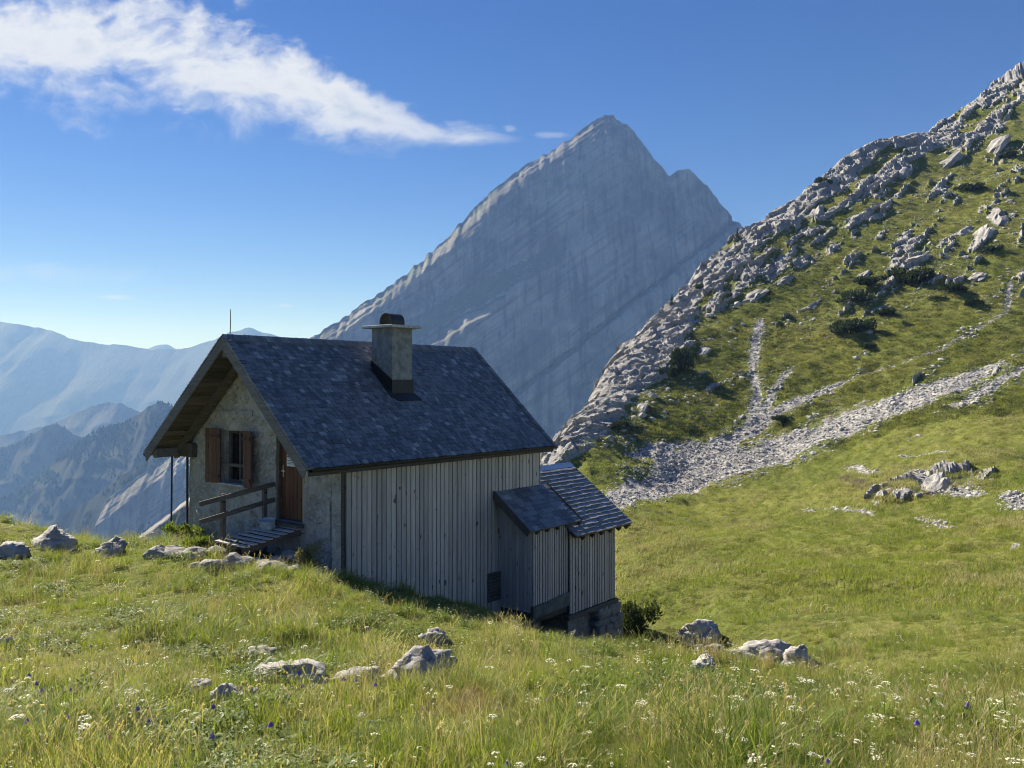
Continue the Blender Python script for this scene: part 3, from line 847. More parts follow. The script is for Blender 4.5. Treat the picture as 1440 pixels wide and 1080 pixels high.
# ================================================================== the hut
W_, L_, OU, OB, OVR, OVL, RV = 5.39, 7.15, .77, .29, .22, .64, 2.685
ZE, ZR = -1.60, 1.085
ZB = -3.70                                    # ground at the near corner
PR = math.atan2(ZR - ZE, RV + OVR); PL = math.atan2(ZR - ZE, W_ + OVL - RV)
hut = empty('mountain_hut', (HC[0], HC[1], ZB), math.pi / 2 - HA, 'grey shingled mountain hut with rubble gable, board side and square chimney', 'hut')
UP = (0, 0, -ZB)
def hb(mb, name, material, parent=hut, bevel=0, label=None):
    """build a part given in hut coordinates (u along the ridge, v across, z from eye level)"""
    o = mb.build(name, material, None, UP, bevel)
    if parent is not hut and parent is not None:
        o.location = o.location - parent.location
    o.parent = parent
    if label: o['label'] = label
    return o
def roof_under(v, t=.16):
    return np.where(v < RV, ZR - (RV - v) * math.tan(PR), ZR - (v - RV) * math.tan(PL)) - t

# --- rubble gable wall with openings
DV0, DV1, DZ0, DZ1 = .87, 1.87, -2.92, -1.02
WV0, WV1, WZ0, WZ1 = 3.02, 3.92, -2.25, -1.03
def cuts(lo, hi, step, extra):
    a = [lo] + sorted(extra) + [hi]; o_ = []
    for p, q in zip(a[:-1], a[1:]):
        k = max(1, int(round((q - p) / step))); o_ += list(np.linspace(p, q, k + 1)[:-1])
    return np.array(o_ + [hi])
vs = cuts(0, W_, .065, [DV0, DV1, WV0, WV1]); zs = cuts(-4.3, 1.0, .065, [DZ0, DZ1, WZ0, WZ1])
VV, ZZ = np.meshgrid(vs, zs, indexing='ij')
ru = roof_under(VV)
Zc = np.minimum(ZZ, ru)
dep = -.035 * fbm(VV * 2.4, Zc * 2.4, VV * 0, 4, 401, .6) - .02 * fbm(VV * 9, Zc * 9, VV * 0, 2, 405)
cv_ = (vs[:-1] + vs[1:]) / 2; cz_ = (zs[:-1] + zs[1:]) / 2
CV, CZ = np.meshgrid(cv_, cz_, indexing='ij')
keep = ~(((CV > DV0) & (CV < DV1) & (CZ > DZ0) & (CZ < DZ1)) | ((CV > WV0) & (CV < WV1) & (CZ > WZ0) & (CZ < WZ1)))
keep &= zs[None, :-1] < ru[:-1, :-1] + .02
V = np.stack([dep, VV, Zc - ZB], -1).reshape(-1, 3)
me = np_mesh('wall', V, grid_faces(*VV.shape, keep=keep))
gw = link('wall', me, 'plaster_stone', hut); gw['label'] = 'rubble stone gable wall with crumbling plaster'
# reveals and the thickness of the masonry
for (a, b, c, d, dp) in ((DV0, DV1, DZ0, DZ1, .30), (WV0, WV1, WZ0, WZ1, .26)):
    q = MB()
    q.box(.02, dp, a - .05, a, c - .05, d + .05); q.box(.02, dp, b, b + .05, c - .05, d + .05)
    q.box(.02, dp, a, b, d, d + .05); q.box(.02, dp, a, b, c - .05, c)
    hb(q, 'reveal', 'plaster_stone')
hb(MB().box(.42, .46, .1, W_ - .1, -4.3, -1.75), 'inner_wall', 'shade_black')
# other walls
hb(MB().prism([(.02, -6.4), (.30, -6.4), (.30, -1.6), (.02, -1.6)], 'x', .03, L_ - .02), 'wall', 'shade_black')  # blackened backing: the shade of the board gaps is put into its colour
hb(MB().box(.03, L_ - .02, W_ - .35, W_ - .01, -6.4, -1.72), 'wall', 'plaster_stone')
bw = MB().prism([(.02, -6.4), (W_ - .02, -6.4), (W_ - .02, float(roof_under(W_ - .02))), (RV, ZR - .18), (.02, float(roof_under(.02)))], 'x', L_ - .25, L_ - .01)
hb(bw, 'wall', 'grey_board')
# proud stones in the gable
def rock_mesh(name, seed, sub=2, flat=.6, rough=.35, ridg=.15, freq=1.3, smooth=False):
    bm = bmesh.new()
    bmesh.ops.create_icosphere(bm, subdivisions=sub, radius=1)
    co = np.array([v.co[:] for v in bm.verts])
    r = np.random.default_rng(seed)
    for _ in range(9):                                # knock flat facets off it
        nrm = r.normal(size=3); nrm /= np.linalg.norm(nrm)
        d = co @ nrm; lim = r.uniform(.55, .85)
        co = co - np.clip(d - lim, 0, None)[:, None] * nrm * .9
    s = 1 + rough * fbm(co[:, 0] * freq + seed, co[:, 1] * freq, co[:, 2] * freq, 4, seed) + ridg * fbm(co[:, 0] * 2.6, co[:, 1] * 2.6 + seed, co[:, 2] * 5, 3, seed + 5, .55, True)
    co = co * s[:, None]; co[:, 2] *= flat
    for v, c in zip(bm.verts, co): v.co = c
    me = bpy.data.meshes.new(name); bm.to_mesh(me); bm.free()
    if smooth: me.polygons.foreach_set('use_smooth', np.ones(len(me.polygons), bool))
    return me
SM = []
for k in range(7):
    me = rock_mesh('stone', 500 + k, 2, .75, .25, .05, smooth=True); me.materials.append(MATS['plaster_stone']); SM.append(me)
occ = []; tries = 0
while len(occ) < 85 and tries < 4000:
    tries += 1
    v = random.uniform(.1, W_ - .1); z = random.uniform(-3.75, .6); s = random.uniform(.09, .20)
    if z > float(roof_under(v)) - s - .1: continue
    if DV0 - s < v < DV1 + s and DZ0 - s < z < DZ1 + s: continue
    if WV0 - s < v < WV1 + s and WZ0 - s < z < WZ1 + s + .15: continue
    if any((v - a) ** 2 + (z - b) ** 2 < (.8 * (s + c)) ** 2 for a, b, c in occ): continue
    occ.append((v, z, s))
    o = bpy.data.objects.new('stone', random.choice(SM)); COL.objects.link(o); o.parent = hut
    o.location = (.025, v, z - ZB); o.scale = (.075, s * random.uniform(1, 1.35), s * random.uniform(.65, 1)); o.rotation_euler = (random.uniform(-.4, .4), 0, 0)
hb(MB().prism([(2.72, -.72), (4.25, -.72), (4.28, -.58), (2.72, -.56)], 'x', -.035, .03), 'lintel', 'plaster_stone')

# --- board cladding of the long side
v0 = .34; n = 0
rb = random.Random(5)
u = .38
while u < L_ - .03:
    wd = rb.uniform(.132, .152)
    if u + wd > L_ - .02: wd = L_ - .02 - u
    if wd < .05: break
    px_out = rb.uniform(.022, .034)
    zb_ = -6.6
    q = MB().box(u + .012, u + wd - .012, -px_out, .018, zb_, -1.74 + rb.uniform(0, .03))
    hb(q, 'board', 'grey_board', bevel=.004)
    u += wd
hb(MB().box(.27, .36, -.006, .06, -6.2, -1.74), 'gap_shade_strip', 'dark_wood')  # dark strip paints in the shaded gap between stone and boards
hb(MB().box(.02, .26, -.012, .3, -4.4, -1.72), 'wall_end', 'plaster_stone')
hb(MB().box(-.02, L_ + .02, -.06, -.032, -1.80, -1.66), 'frieze_board', 'rail_wood')
# vent hatch at the foot of the boards
vt = hb(MB().box(4.90, 5.38, -.075, -.036, -5.42, -4.70), 'vent', 'beam_wood')
for k in range(8):
    hb(MB().box(4.93, 5.35, -.10, -.077, -5.39 + k * .088, -5.335 + k * .088), 'slat', 'dark_wood', vt)

# --- roof
def RP(u, s, off=0, side=1):
    """a point on the roof: u along the ridge, s down the slope, off above the surface"""
    p = PR if side > 0 else PL
    return (u, RV - side * (s * math.cos(p) + off * math.sin(p)), ZR - s * math.sin(p) + off * math.cos(p))
SR = (RV + OVR) / math.cos(PR); SL = (W_ + OVL - RV) / math.cos(PL)
U0, U1 = -OU, L_ + OB
for side, S in ((1, SR), (-1, SL)):
    q = MB()
    a = [RP(U0, 0, -.03, side), RP(U0, S, -.03, side), RP(U0, S, -.10, side), RP(U0, 0, -.12, side)]
    b = [(U1, p[1], p[2]) for p in a]
    q.add(a + b, [(0, 1, 2, 3), (7, 6, 5, 4), (0, 4, 5, 1), (1, 5, 6, 2), (2, 6, 7, 3), (3, 7, 4, 0)])
    hb(q, 'roof_deck', 'dark_wood')
def shingle_v(w_, l_, t0, t1):
    """a shingle lying flat: x across, y down the slope, thick at its butt"""
    return [(-w_ / 2, 0, 0), (w_ / 2, 0, 0), (w_ / 2, l_, 0), (-w_ / 2, l_, 0), (-w_ / 2, 0, t0), (w_ / 2, 0, t0), (w_ / 2, l_, t1), (-w_ / 2, l_, t1)]
SF = [(3, 2, 1, 0), (4, 5, 6, 7), (0, 1, 5, 4), (1, 2, 6, 5), (2, 3, 7, 6), (3, 0, 4, 7)]
WIDTHS = (.085, .11, .13, .15, .18)
SHM = {}
for w_ in WIDTHS:
    q = MB().add(shingle_v(w_ - .011, .25, .008, .044), SF); me = q.mesh('shingle'); me.materials.append(MATS['roof_shingle']); SHM[w_] = me
def slope_mat(p, side):
    x = Vector((-side, 0, 0)); y = Vector((0, -side * math.cos(p), -math.sin(p))); z = x.cross(y)
    return Matrix((x, y, z)).transposed().to_4x4()
def lay(S, side, expo, parent, seed, u0, u1, skip=None):
    rs = random.Random(seed); res = []
    p = PR if side > 0 else PL
    M = slope_mat(p, side)
    rows = int(S / expo)
    for r_ in range(rows):
        s = S + .04 - (r_ + 1) * expo - .12
        u = u0 + rs.uniform(-.05, 0)
        while u < u1:
            w_ = rs.choice(WIDTHS)
            uc = u + w_ / 2
            u += w_
            if uc < u0 + .03 or uc > u1 - .02: continue
            ss = max(s + rs.uniform(-.012, .012), .0)
            if skip and skip(uc, ss + .15): continue
            loc = RP(uc, ss, .002 + rs.uniform(0, .004), side)
            tilt = Matrix.Rotation(R(rs.uniform(2.0, 5.4)) * -1, 4, 'X') @ Matrix.Rotation(R(rs.gauss(0, .9)), 4, 'Z')
            res.append((Matrix.Translation(Vector(loc) - Vector((0, 0, ZB))) @ M @ tilt, w_))
    return res
CU0, CU1, CV0, CV1 = 2.90, 3.58, 1.29, 2.02          # chimney footprint
def chim_skip(u, s):
    v = RV - s * math.cos(PR)
    return CU0 - .03 < u < CU1 + .03 and CV0 - .12 < v < CV1 + .05
def join_shingles(items, name, material, parent):
    V = []; F = []
    for M, w_ in items:
        b = len(V)
        V += [tuple(M @ Vector(c)) for c in shingle_v(w_ - .011, .25, .008, .044)]
        F += [tuple(i + b for i in f) for f in SF]
    me = bpy.data.meshes.new(name); me.from_pydata(V, [], F); me.update()
    return link(name, me, material, parent)
items = lay(SR, 1, .121, hut, 11, U0, U1, chim_skip)
camh = Matrix.Rotation(-(math.pi / 2 - HA), 4, 'Z') @ Vector((-HC[0], -HC[1], -ZB))
items.sort(key=lambda it: (it[0].translation - camh).length)
for M, w_ in items[:300]:
    o = bpy.data.objects.new('shingle', SHM[w_]); COL.objects.link(o); o.parent = hut; o.matrix_basis = M
tag(join_shingles(items[300:], 'shingle_field', 'roof_shingle', hut), kind='stuff')
tag(join_shingles(lay(SL, -1, .121, hut, 12, U0, U1), 'shingle_field', 'roof_shingle', hut), kind='stuff')
# ridge shingles, lapped along the crest
q = MB(); u = U0 - .02; rs = random.Random(3)
while u < U1 - .05:
    if not (CU0 - .05 < u < CU1 - 1):
        h = rs.uniform(.0, .015)
        for side in (1, -1):
            a = RP(u, -.03, .045 + h, side); b = RP(u + .2, -.03, .022, side); c = RP(u + .2, .15, .022, side); d = RP(u, .15, .045 + h, side)
            a2, b2, c2, d2 = [(p_[0], p_[1], p_[2] - .014) for p_ in (a, b, c, d)]
            q.add([a, b, c, d, a2, b2, c2, d2], [(0, 1, 2, 3), (7, 6, 5, 4), (0, 4, 5, 1), (1, 5, 6, 2), (2, 6, 7, 3), (3, 7, 4, 0)])
    u += rs.uniform(.09, .12)
tag(hb(q, 'ridge_shingles', 'annex_shingle'), kind='stuff')  # lit fringe of the ridge comes from the paler shingle colour
# verge shingles standing over the bargeboards
q = MB(); rs = random.Random(4)
for side, S in ((1, SR), (-1, SL)):
    s = .02
    while s < S - .1:
        for ue, sg in ((U0, -1), (U1, 1)):
            a = RP(ue + sg * .035, s, .030, side); b = RP(ue + sg * .035, s + .20, .065, side); c = RP(ue - sg * .12, s + .20, .060, side); d = RP(ue - sg * .12, s, .024, side)
            lo = [RP(p_[0], (s, s + .2, s + .2, s)[i_], (.012, .040, .040, .012)[i_], side) for i_, p_ in enumerate((a, b, c, d))]
            q.add([a, b, c, d] + lo, [(0, 1, 2, 3), (7, 6, 5, 4), (0, 4, 5, 1), (1, 5, 6, 2), (2, 6, 7, 3), (3, 7, 4, 0)])
        s += .121
tag(hb(q, 'verge_shingles', 'roof_shingle'), kind='stuff')
# bargeboards
for ue, th in ((U0, -.035), (U1, .035)):
    for side, S in ((1, SR), (-1, SL)):
        a = [RP(ue, -.0, .005, side), RP(ue, S + .03, .005, side), RP(ue, S + .10, -.20, side), RP(ue, 0, -.20, side)]
        a[0] = (ue, RV, a[0][2]); a[3] = (ue, RV, ZR - .20 / math.cos(PR))
        b = [(ue + th, p_[1], p_[2]) for p_ in a]
        q = MB().add(a + b, [(0, 1, 2, 3), (7, 6, 5, 4), (0, 4, 5, 1), (1, 5, 6, 2), (2, 6, 7, 3), (3, 7, 4, 0)])
        hb(q, 'bargeboard', 'beam_wood')
# gutters
def gutter(u0, u1, v, z, sg):
    q = MB(); n_ = 8; prof = []
    for i in range(n_ + 1):
        a = math.pi * i / n_
        prof.append((v - sg * .065 * math.cos(a), z - .065 * math.sin(a)))
    for i in range(n_, -1, -1):
        a = math.pi * i / n_
        prof.append((v - sg * .058 * math.cos(a), z - .058 * math.sin(a)))
    q.prism(prof, 'x', u0, u1)
    return q
e = RP(0, SR, 0, 1)
hb(gutter(U0 + .06, U1 + .05, e[1] - .055, e[2] - .035, 1), 'gutter', 'gutter_metal')
hb(MB().box(U0 + .05, U1, e[1] + .0, e[1] + .02, e[2] - .18, e[2] - .02), 'fascia', 'dark_wood')
e = RP(0, SL, 0, -1)
hb(gutter(U0 - .02, U1 + .05, e[1] + .055, e[2] - .035, -1), 'gutter', 'gutter_metal')
# soffit boards under the left slope and the front overhang
s = .10; rs = random.Random(9)
while s < SL - .18:
    wd = rs.uniform(.15, .19)
    a = [RP(U0 + .04, s, -.125, -1), RP(U0 + .04, s + wd - .012, -.125, -1), RP(U0 + .04, s + wd - .012, -.150, -1), RP(U0 + .04, s, -.150, -1)]
    b = [(.30, p_[1], p_[2]) for p_ in a]
    hb(MB().add(a + b, [(0, 1, 2, 3), (7, 6, 5, 4), (0, 4, 5, 1), (1, 5, 6, 2), (2, 6, 7, 3), (3, 7, 4, 0)]), 'soffit_board', 'soffit_wood')
    s += wd
# rafters against the wall and beams
for side, S in ((1, SR), (-1, SL)):
    a = [RP(-.20, .05, -.152, side), RP(-.20, S - .1, -.152, side), RP(-.20, S - .1, -.30, side), RP(-.20, .05, -.30, side)]
    b = [(-.06, p_[1], p_[2]) for p_ in a]
    hb(MB().add(a + b, [(0, 1, 2, 3), (7, 6, 5, 4), (0, 4, 5, 1), (1, 5, 6, 2), (2, 6, 7, 3), (3, 7, 4, 0)]), 'rafter', 'dark_wood')
hb(MB().box(U0 + .02, .3, RV - .08, RV + .08, ZR - .46, ZR - .22), 'purlin', 'beam_wood', bevel=.01)
zl = ZR - SL * math.sin(PL)
hb(MB().box(U0 + .03, .3, W_ + OVL - .42, W_ + OVL - .27, zl - .12, zl + .10), 'purlin', 'beam_wood', bevel=.01)
hb(MB().box(-.16, .28, 5.02, W_ + OVL - .10, zl - .12, zl + .22), 'eave_box', 'dark_wood')
hb(MB().box(.3, L_, W_ + .01, W_ + OVL - .08, zl - .12, zl - .06), 'eave_box', 'dark_wood')
# poles under the left eave
hb(MB().tube([(-.40, 5.50, zl - .1), (-.40, 5.52, -3.0), (-.42, 5.54, -4.2)], .022), 'drainpipe', 'black_metal')
hb(MB().tube([(-.045, W_ + .03, zl - .12), (-.045, W_ + .03, -4.2)], .03), 'drainpipe', 'black_metal')
# --- lightning rods
for u, h, dz in ((U0 + .16, .60, 0), (3.75, .62, .0)):
    hb(MB().tube([(u, RV, ZR), (u + .012, RV, ZR + h * .55), (u + .02, RV + .01, ZR + h)], [.011, .009, .007], 6), 'lightning_rod', 'black_metal')
# --- chimney
zt_ = 1.42
ch = hb(MB().prism([(CV0, -.35), (CV1, .2), (CV1, zt_), (CV0, zt_)], 'x', CU0, CU1), 'chimney', 'concrete', bevel=.008)
cap = hb(MB().box(CU0 - .17, CU1 + .17, CV0 - .17, CV1 + .17, zt_, zt_ + .065), 'chimney_cap', 'slab', ch, bevel=.008)
def rz(v): return ZR - (RV - v) * math.tan(PR)
q = MB()
for s_, (a, b) in ((-1, (CU0 - .02, CU0)), (1, (CU1, CU1 + .02))):
    q.prism([(CV0 - .02, rz(CV0) - .05), (CV1 + .02, rz(CV1) - .05), (CV1 + .02, rz(CV1) + .18), (CV0 - .02, rz(CV0) + .36)], 'x', a, b)
q.prism([(CU0 - .02, rz(CV0) - .05), (CU1 + .02, rz(CV0) - .05), (CU1 + .02, rz(CV0) + .36), (CU0 - .02, rz(CV0) + .36)], 'y', CV0 - .022, CV0 - .001)
sl_ = (RV - CV0) / math.cos(PR)
a = [RP(CU0 - .05, sl_ + .0, .042, 1), RP(CU1 + .05, sl_, .042, 1), RP(CU1 + .14, sl_ + .26, .05, 1), RP(CU0 - .02, sl_ + .26, .05, 1)]
b = [RP(CU0 - .05, sl_, .03, 1), RP(CU1 + .05, sl_, .03, 1), RP(CU1 + .14, sl_ + .26, .038, 1), RP(CU0 - .02, sl_ + .26, .038, 1)]
q.add(a + b, [(0, 1, 2, 3), (7, 6, 5, 4), (0, 4, 5, 1), (1, 5, 6, 2), (2, 6, 7, 3), (3, 7, 4, 0)])
a = [RP(CU0 - .13, sl_ - .9, .042, 1), RP(CU0 - .02, sl_ - .9, .042, 1), RP(CU0 - .02, sl_ + .22, .046, 1), RP(CU0 - .13, sl_ + .10, .046, 1)]
b = [RP(p_[0], (sl_ - .9, sl_ - .9, sl_ + .22, sl_ + .10)[i_], .03, 1) for i_, p_ in enumerate(a)]
q.add(a + b, [(0, 1, 2, 3), (7, 6, 5, 4), (0, 4, 5, 1), (1, 5, 6, 2), (2, 6, 7, 3), (3, 7, 4, 0)])
hb(q, 'flashing', 'black_metal', ch)
q = MB(); prof = []
mv = (CV0 + CV1) / 2
for rr in (.215, .195):
    ar = [(mv + rr * math.cos(math.pi * i / 12), zt_ + .065 + .10 + rr * math.sin(math.pi * i / 12)) for i in range(13)]
    ar = [(mv + rr, zt_ + .064)] + ar + [(mv - rr, zt_ + .064)]
    prof += ar if rr > .2 else ar[::-1]
q.prism(prof, 'x', CU0 + .12, CU1 - .12)
hb(q, 'cowl', 'black_metal', ch)

# --- window, shutters, door
wn = hb(MB().box(.20, .215, WV0 + .02, WV1 - .02, WZ0 + .02, WZ1 - .02), 'window', 'window_glass')
q = MB()
q.box(.15, .20, WV0 + .001, WV0 + .07, WZ0, WZ1); q.box(.15, .20, WV1 - .07, WV1 - .001, WZ0, WZ1); q.box(.15, .20, WV0 + .07, WV1 - .07, WZ1 - .07, WZ1 - .001); q.box(.15, .20, WV0 + .07, WV1 - .07, WZ0 + .001, WZ0 + .07)
q.box(.152, .198, (WV0 + WV1) / 2 - .035, (WV0 + WV1) / 2 + .035, WZ0 + .07, WZ1 - .07)
hb(q, 'window_frame', 'dark_wood', wn)
hb(MB().box(-.09, .16, WV0 - .06, WV1 + .10, WZ0 - .045, WZ0 - .005), 'window_sill', 'slab', wn, bevel=.006)
hb(MB().box(-.03, .03, WV0 - .25, WV1 + .18, -1.86, -1.79), 'guard_bar', 'rail_wood', wn, bevel=.006)
def shutter(vh, wd, sgn, ang, z0, z1):
    r_ = empty('shutter', (0, 0, 0)); r_.parent = hut
    r_.location = (-.05, vh, z0 - ZB); r_.rotation_euler = (0, 0, ang)
    k = 4; pw = wd / k
    me_parent = None
    for i in range(k):
        o = MB().box(-.03, 0, sgn * (i * pw + .003) if sgn > 0 else -(i + 1) * pw + .003, sgn * ((i + 1) * pw - .003) if sgn > 0 else -i * pw - .003, 0, z1 - z0).build('plank', 'shutter_wood', r_)
    for zz in (.12, z1 - z0 - .22):
        a, b = (.02, wd - .02) if sgn > 0 else (-wd + .02, -.02)
        MB().box(-.055, -.031, a, b, zz, zz + .09).build('batten', 'shutter_wood', r_)
    MB().box(-.07, -.056, min(0, sgn * .28), max(0, sgn * .28), .15, .18).build('hinge', 'black_metal', r_)
    MB().box(-.07, -.056, min(0, sgn * .28), max(0, sgn * .28), z1 - z0 - .19, z1 - z0 - .16).build('hinge', 'black_metal', r_)
    return r_
shutter(WV1 + .02, .56, 1, R(4), WZ0 - .02, WZ1 + .04)
shutter(WV0 - .02, .50, -1, R(-14), WZ0 - .04, WZ1 + .02)
# door
dr = hb(MB().box(.13, .17, DV0 + .1, DV1 - .07, DZ0 + .03, DZ1 - .07), 'door', 'door_wood')
k = 6; pw = (DV1 - .07 - DV0 - .1) / k
for i in range(k):
    hb(MB().box(.108, .129, DV0 + .1 + i * pw + .003, DV0 + .1 + (i + 1) * pw - .003, DZ0 + .03, DZ1 - .08), 'door_board', 'door_wood', dr)
q = MB(); q.box(.04, .16, DV1 - .07, DV1 - .002, DZ0, DZ1 - .002); q.box(.04, .16, DV0 + .07, DV1 - .07, DZ1 - .07, DZ1 - .002)
hb(q, 'door_frame', 'dark_wood', dr)
hb(MB().box(.03, .15, DV0 + .03, DV0 + .098, DZ0, DZ1 - .002), 'door_jamb', 'pale_wood', dr)
q = MB().box(.098, .106, DV1 - .15, DV1 - .11, -1.98, -1.72); q.box(.05, .098, DV1 - .138, DV1 - .122, -1.86, -1.845); q.box(.05, .064, DV1 - .25, DV1 - .122, -1.86, -1.842)
hb(q, 'door_handle', 'steel', dr)
hb(MB().box(.095, .107, DV1 - .30, DV1 - .12, -1.24, -1.215), 'name_strip', 'paper', dr)
hb(MB().box(-.20, .15, DV0 - .02, DV1 + .03, DZ0 - .07, DZ0 - .003), 'threshold', 'dark_wood', dr)
def top_hut(name, mb, material, label, cat, bevel=0):
    """a thing of its own that stands in hut coordinates"""
    V = np.array(mb.v); c = (V.max(0) + V.min(0)) / 2; c[2] = V[:, 2].min()
    me = mb.mesh(name, tuple(c))
    if bevel:
        bm = bmesh.new(); bm.from_mesh(me); bmesh.ops.bevel(bm, geom=bm.edges[:], offset=bevel, segments=2, affect='EDGES'); bm.to_mesh(me); bm.free()
    o = link(name, me, material)
    q = hxy(c[0], c[1]); o.location = (q[0], q[1], c[2]); o.rotation_euler = (0, 0, math.pi / 2 - HA)
    return tag(o, label, cat)
nt = top_hut('notice', MB().box(.09, .104, 1.32, 1.60, -1.74, -1.49), 'paper', 'small white notice sheet fixed to the brown hut door', 'notice')
q = MB()
for i in range(4):
    q.box(-.0095, -.008, -.11, .11 - (i % 2) * .05, .05 + i * .035, .062 + i * .035)
q.box(-.0095, -.008, -.12, .12, .19, .235)
o = q.build('print', 'ink', nt)
nt2 = top_hut('notice', MB().box(.09, .104, 1.30, 1.44, -1.46, -1.30), 'paper', 'smaller white sheet above the notice on the hut door', 'notice')

# --- entrance ramp and its handrail
q0 = hxy(-1.0, 1.4)
ramp = empty('entrance_ramp', (q0[0], q0[1], -3.4), math.pi / 2 - HA, 'weathered plank ramp with two-bar handrail leading up to the hut door', 'ramp')
RUP = (1.0, -1.4, 3.4)
def rbld(mb, name, material, bevel=0): return mb.build(name, material, ramp, RUP, bevel)
def ramp_z_(u): return -2.99 + .235 * u
rs = random.Random(2)
def ramp_v(u): return .86 - .27 * u, 1.98 - .24 * u
npl = 8
for i in range(npl):
    uc = -.10 - i * .152
    z = ramp_z_(uc); c0, c1 = ramp_v(uc)
    a = rs.uniform(-.02, .02)
    cut = [(c0 + rs.uniform(-.03, .03), c1 + rs.uniform(-.03, .03))]
    if i >= npl - 2: cut = [(c0, c0 + .50 + a), (c0 + .60 + a, c1 + .02)]
    for b0, b1 in cut:
        rbld(MB().bar((uc, b0, z), (uc + a * .4, b1, z + rs.uniform(-.006, .006)), .122, .032), 'plank', 'ramp_wood', .004)
for fr in (.08, .5, .92):
    p0, p1 = ramp_v(-.05), ramp_v(-1.22)
    rbld(MB().bar((-.05, p0[0] + (p0[1] - p0[0]) * fr, ramp_z_(-.05) - .085), (-1.22, p1[0] + (p1[1] - p1[0]) * fr, ramp_z_(-1.22) - .085), .07, .13), 'stringer', 'dark_wood')
for uu, vv, zz in ((-.22, 1.90, -2.14), (-1.10, 2.10, -2.27)):
    rbld(MB().box(uu - .045, uu + .045, vv + .02, vv + .11, -3.75, zz), 'post', 'rail_wood', .008)
for zz0, zz1 in ((-2.14, -2.42), (-2.48, -2.79)):
    rbld(MB().bar((-.02, 1.88, zz0), (-1.68, 2.10, zz1), .045, .10), 'rail', 'rail_wood', .008)
# pale tub on the ramp
bm = bmesh.new()
TB = []
for k, (zz, hx, hy) in enumerate([(0, .13, .16), (.03, .145, .18), (.22, .165, .205), (.25, .175, .215), (.26, .16, .20), (.20, .14, .18)]):
    ring = []
    for i in range(24):
        a = 2 * math.pi * i / 24; c, s = math.cos(a), math.sin(a); p_ = 3.2
        d = (abs(c) ** p_ + abs(s) ** p_) ** (-1 / p_)
        ring.append(bm.verts.new((c * d * hx, s * d * hy, zz)))
    TB.append(ring)
for a, b in zip(TB[:-1], TB[1:]):
    for i in range(24): bm.faces.new((a[i], a[(i + 1) % 24], b[(i + 1) % 24], b[i]))
bm.faces.new(TB[0][::-1]); bm.faces.new(TB[-1])
bmesh.ops.scale(bm, vec=(.78, .78, .8), verts=bm.verts[:])
me = bpy.data.meshes.new('tub'); bm.to_mesh(me); bm.free()
o = link('tub', me, 'tub_plastic'); q = hxy(-.36, 1.62)
o.location = (q[0], q[1], ramp_z_(-.36) + .03); o.rotation_euler = (0, -.25, math.pi / 2 - HA + .3)
tag(o, 'pale blue-grey tub standing on the ramp planks beside the door', 'tub')

# ================================================================== lean-to and annex
UA0, UA1, VA = 5.40, 6.93, -1.06
q0 = hxy(6.1, -.5)
lean = empty('lean_to_shed', (q0[0], q0[1], -5.9), math.pi / 2 - HA, 'small dark-roofed lean-to of narrow slats against the board side', 'shed')
LUP = (-6.1, .5, 5.9)
def lb(mb, name, material, bevel=0, parent=None):
    o = mb.build(name, material, parent or lean, LUP, bevel)
    if parent is not None: o.location = o.location - parent.location
    return o
ZA1, ZA0 = -2.68, -3.56           # roof top line on the wall and eave
VAE = -1.19
UR0, UR1 = 5.14, 7.36
def AR(u, t_, off=0):
    p = math.atan2(ZA1 - ZA0, -VAE - .04)
    v = -.04 + (VAE + .04) * t_; z = ZA1 + (ZA0 - ZA1) * t_
    return (u, v - off * math.sin(p), z + off * math.cos(p))
def slab_pts(f, u0, u1, t0, t1, o0, o1):
    a = [f(u0, t0, o1), f(u1, t0, o1), f(u1, t1, o1), f(u0, t1, o1), f(u0, t0, o0), f(u1, t0, o0), f(u1, t1, o0), f(u0, t1, o0)]
    return a, [(0, 3, 2, 1), (4, 5, 6, 7), (0, 1, 5, 4), (1, 2, 6, 5), (2, 3, 7, 6), (3, 0, 4, 7)]
lb(MB().add(*slab_pts(AR, UR0, UR1, 0, 1, -.05, -.004)), 'roof_deck', 'dark_wood')
def lay_annex(f, u0, u1, ln, expo, seed, builder, matl, wide, ofs=.0, lift=.03):
    rs = random.Random(seed); rows = int(ln / expo)
    for r_ in range(rows):
        t1 = 1 - r_ * expo / ln + .012; t0 = max(t1 - expo * 1.9 / ln, 0)
        u = u0 - rs.uniform(0, wide * .5)
        while u < u1:
            wd = rs.uniform(.7, 1.3) * wide
            a, b = max(u, u0), min(u + wd - .006, u1)
            if b - a > .03:
                j = rs.uniform(-.006, .006)
                V_ = [f(a, t0, .012), f(b, t0, .012), f(b, t1 + j, lift + .012 + rs.uniform(0, .008)), f(a, t1 + j, lift + .012 + rs.uniform(0, .008)), f(a, t0, .001), f(b, t0, .001), f(b, t1 + j, lift - .012), f(a, t1 + j, lift - .012)]
                builder(MB().add(V_, [(0, 3, 2, 1), (4, 5, 6, 7), (0, 1, 5, 4), (1, 2, 6, 5), (2, 3, 7, 6), (3, 0, 4, 7)]), 'shingle', matl)
            u += wd
lnA = math.hypot(VAE + .04, ZA1 - ZA0)
lay_annex(AR, UR0, UR1, lnA, .16, 31, lb, 'roof_shingle', .26, lift=.018)
for u_ in (UR0 - .02, UR1 + .02):
    lb(MB().add(*slab_pts(AR, u_ - .018, u_ + .018, 0, 1.01, -.14, .05)), 'bargeboard', 'dark_wood')
for u_ in (5.52, 5.95, 6.38, 6.8):
    lb(MB().add(*slab_pts(AR, u_ - .04, u_ + .04, .1, 1.02, -.13, -.052)), 'rafter', 'dark_wood')
lb(MB().box(UA0 + .012, UA1, VA + .012, -.04, -5.9, -3.5), 'wall', 'dark_wood')
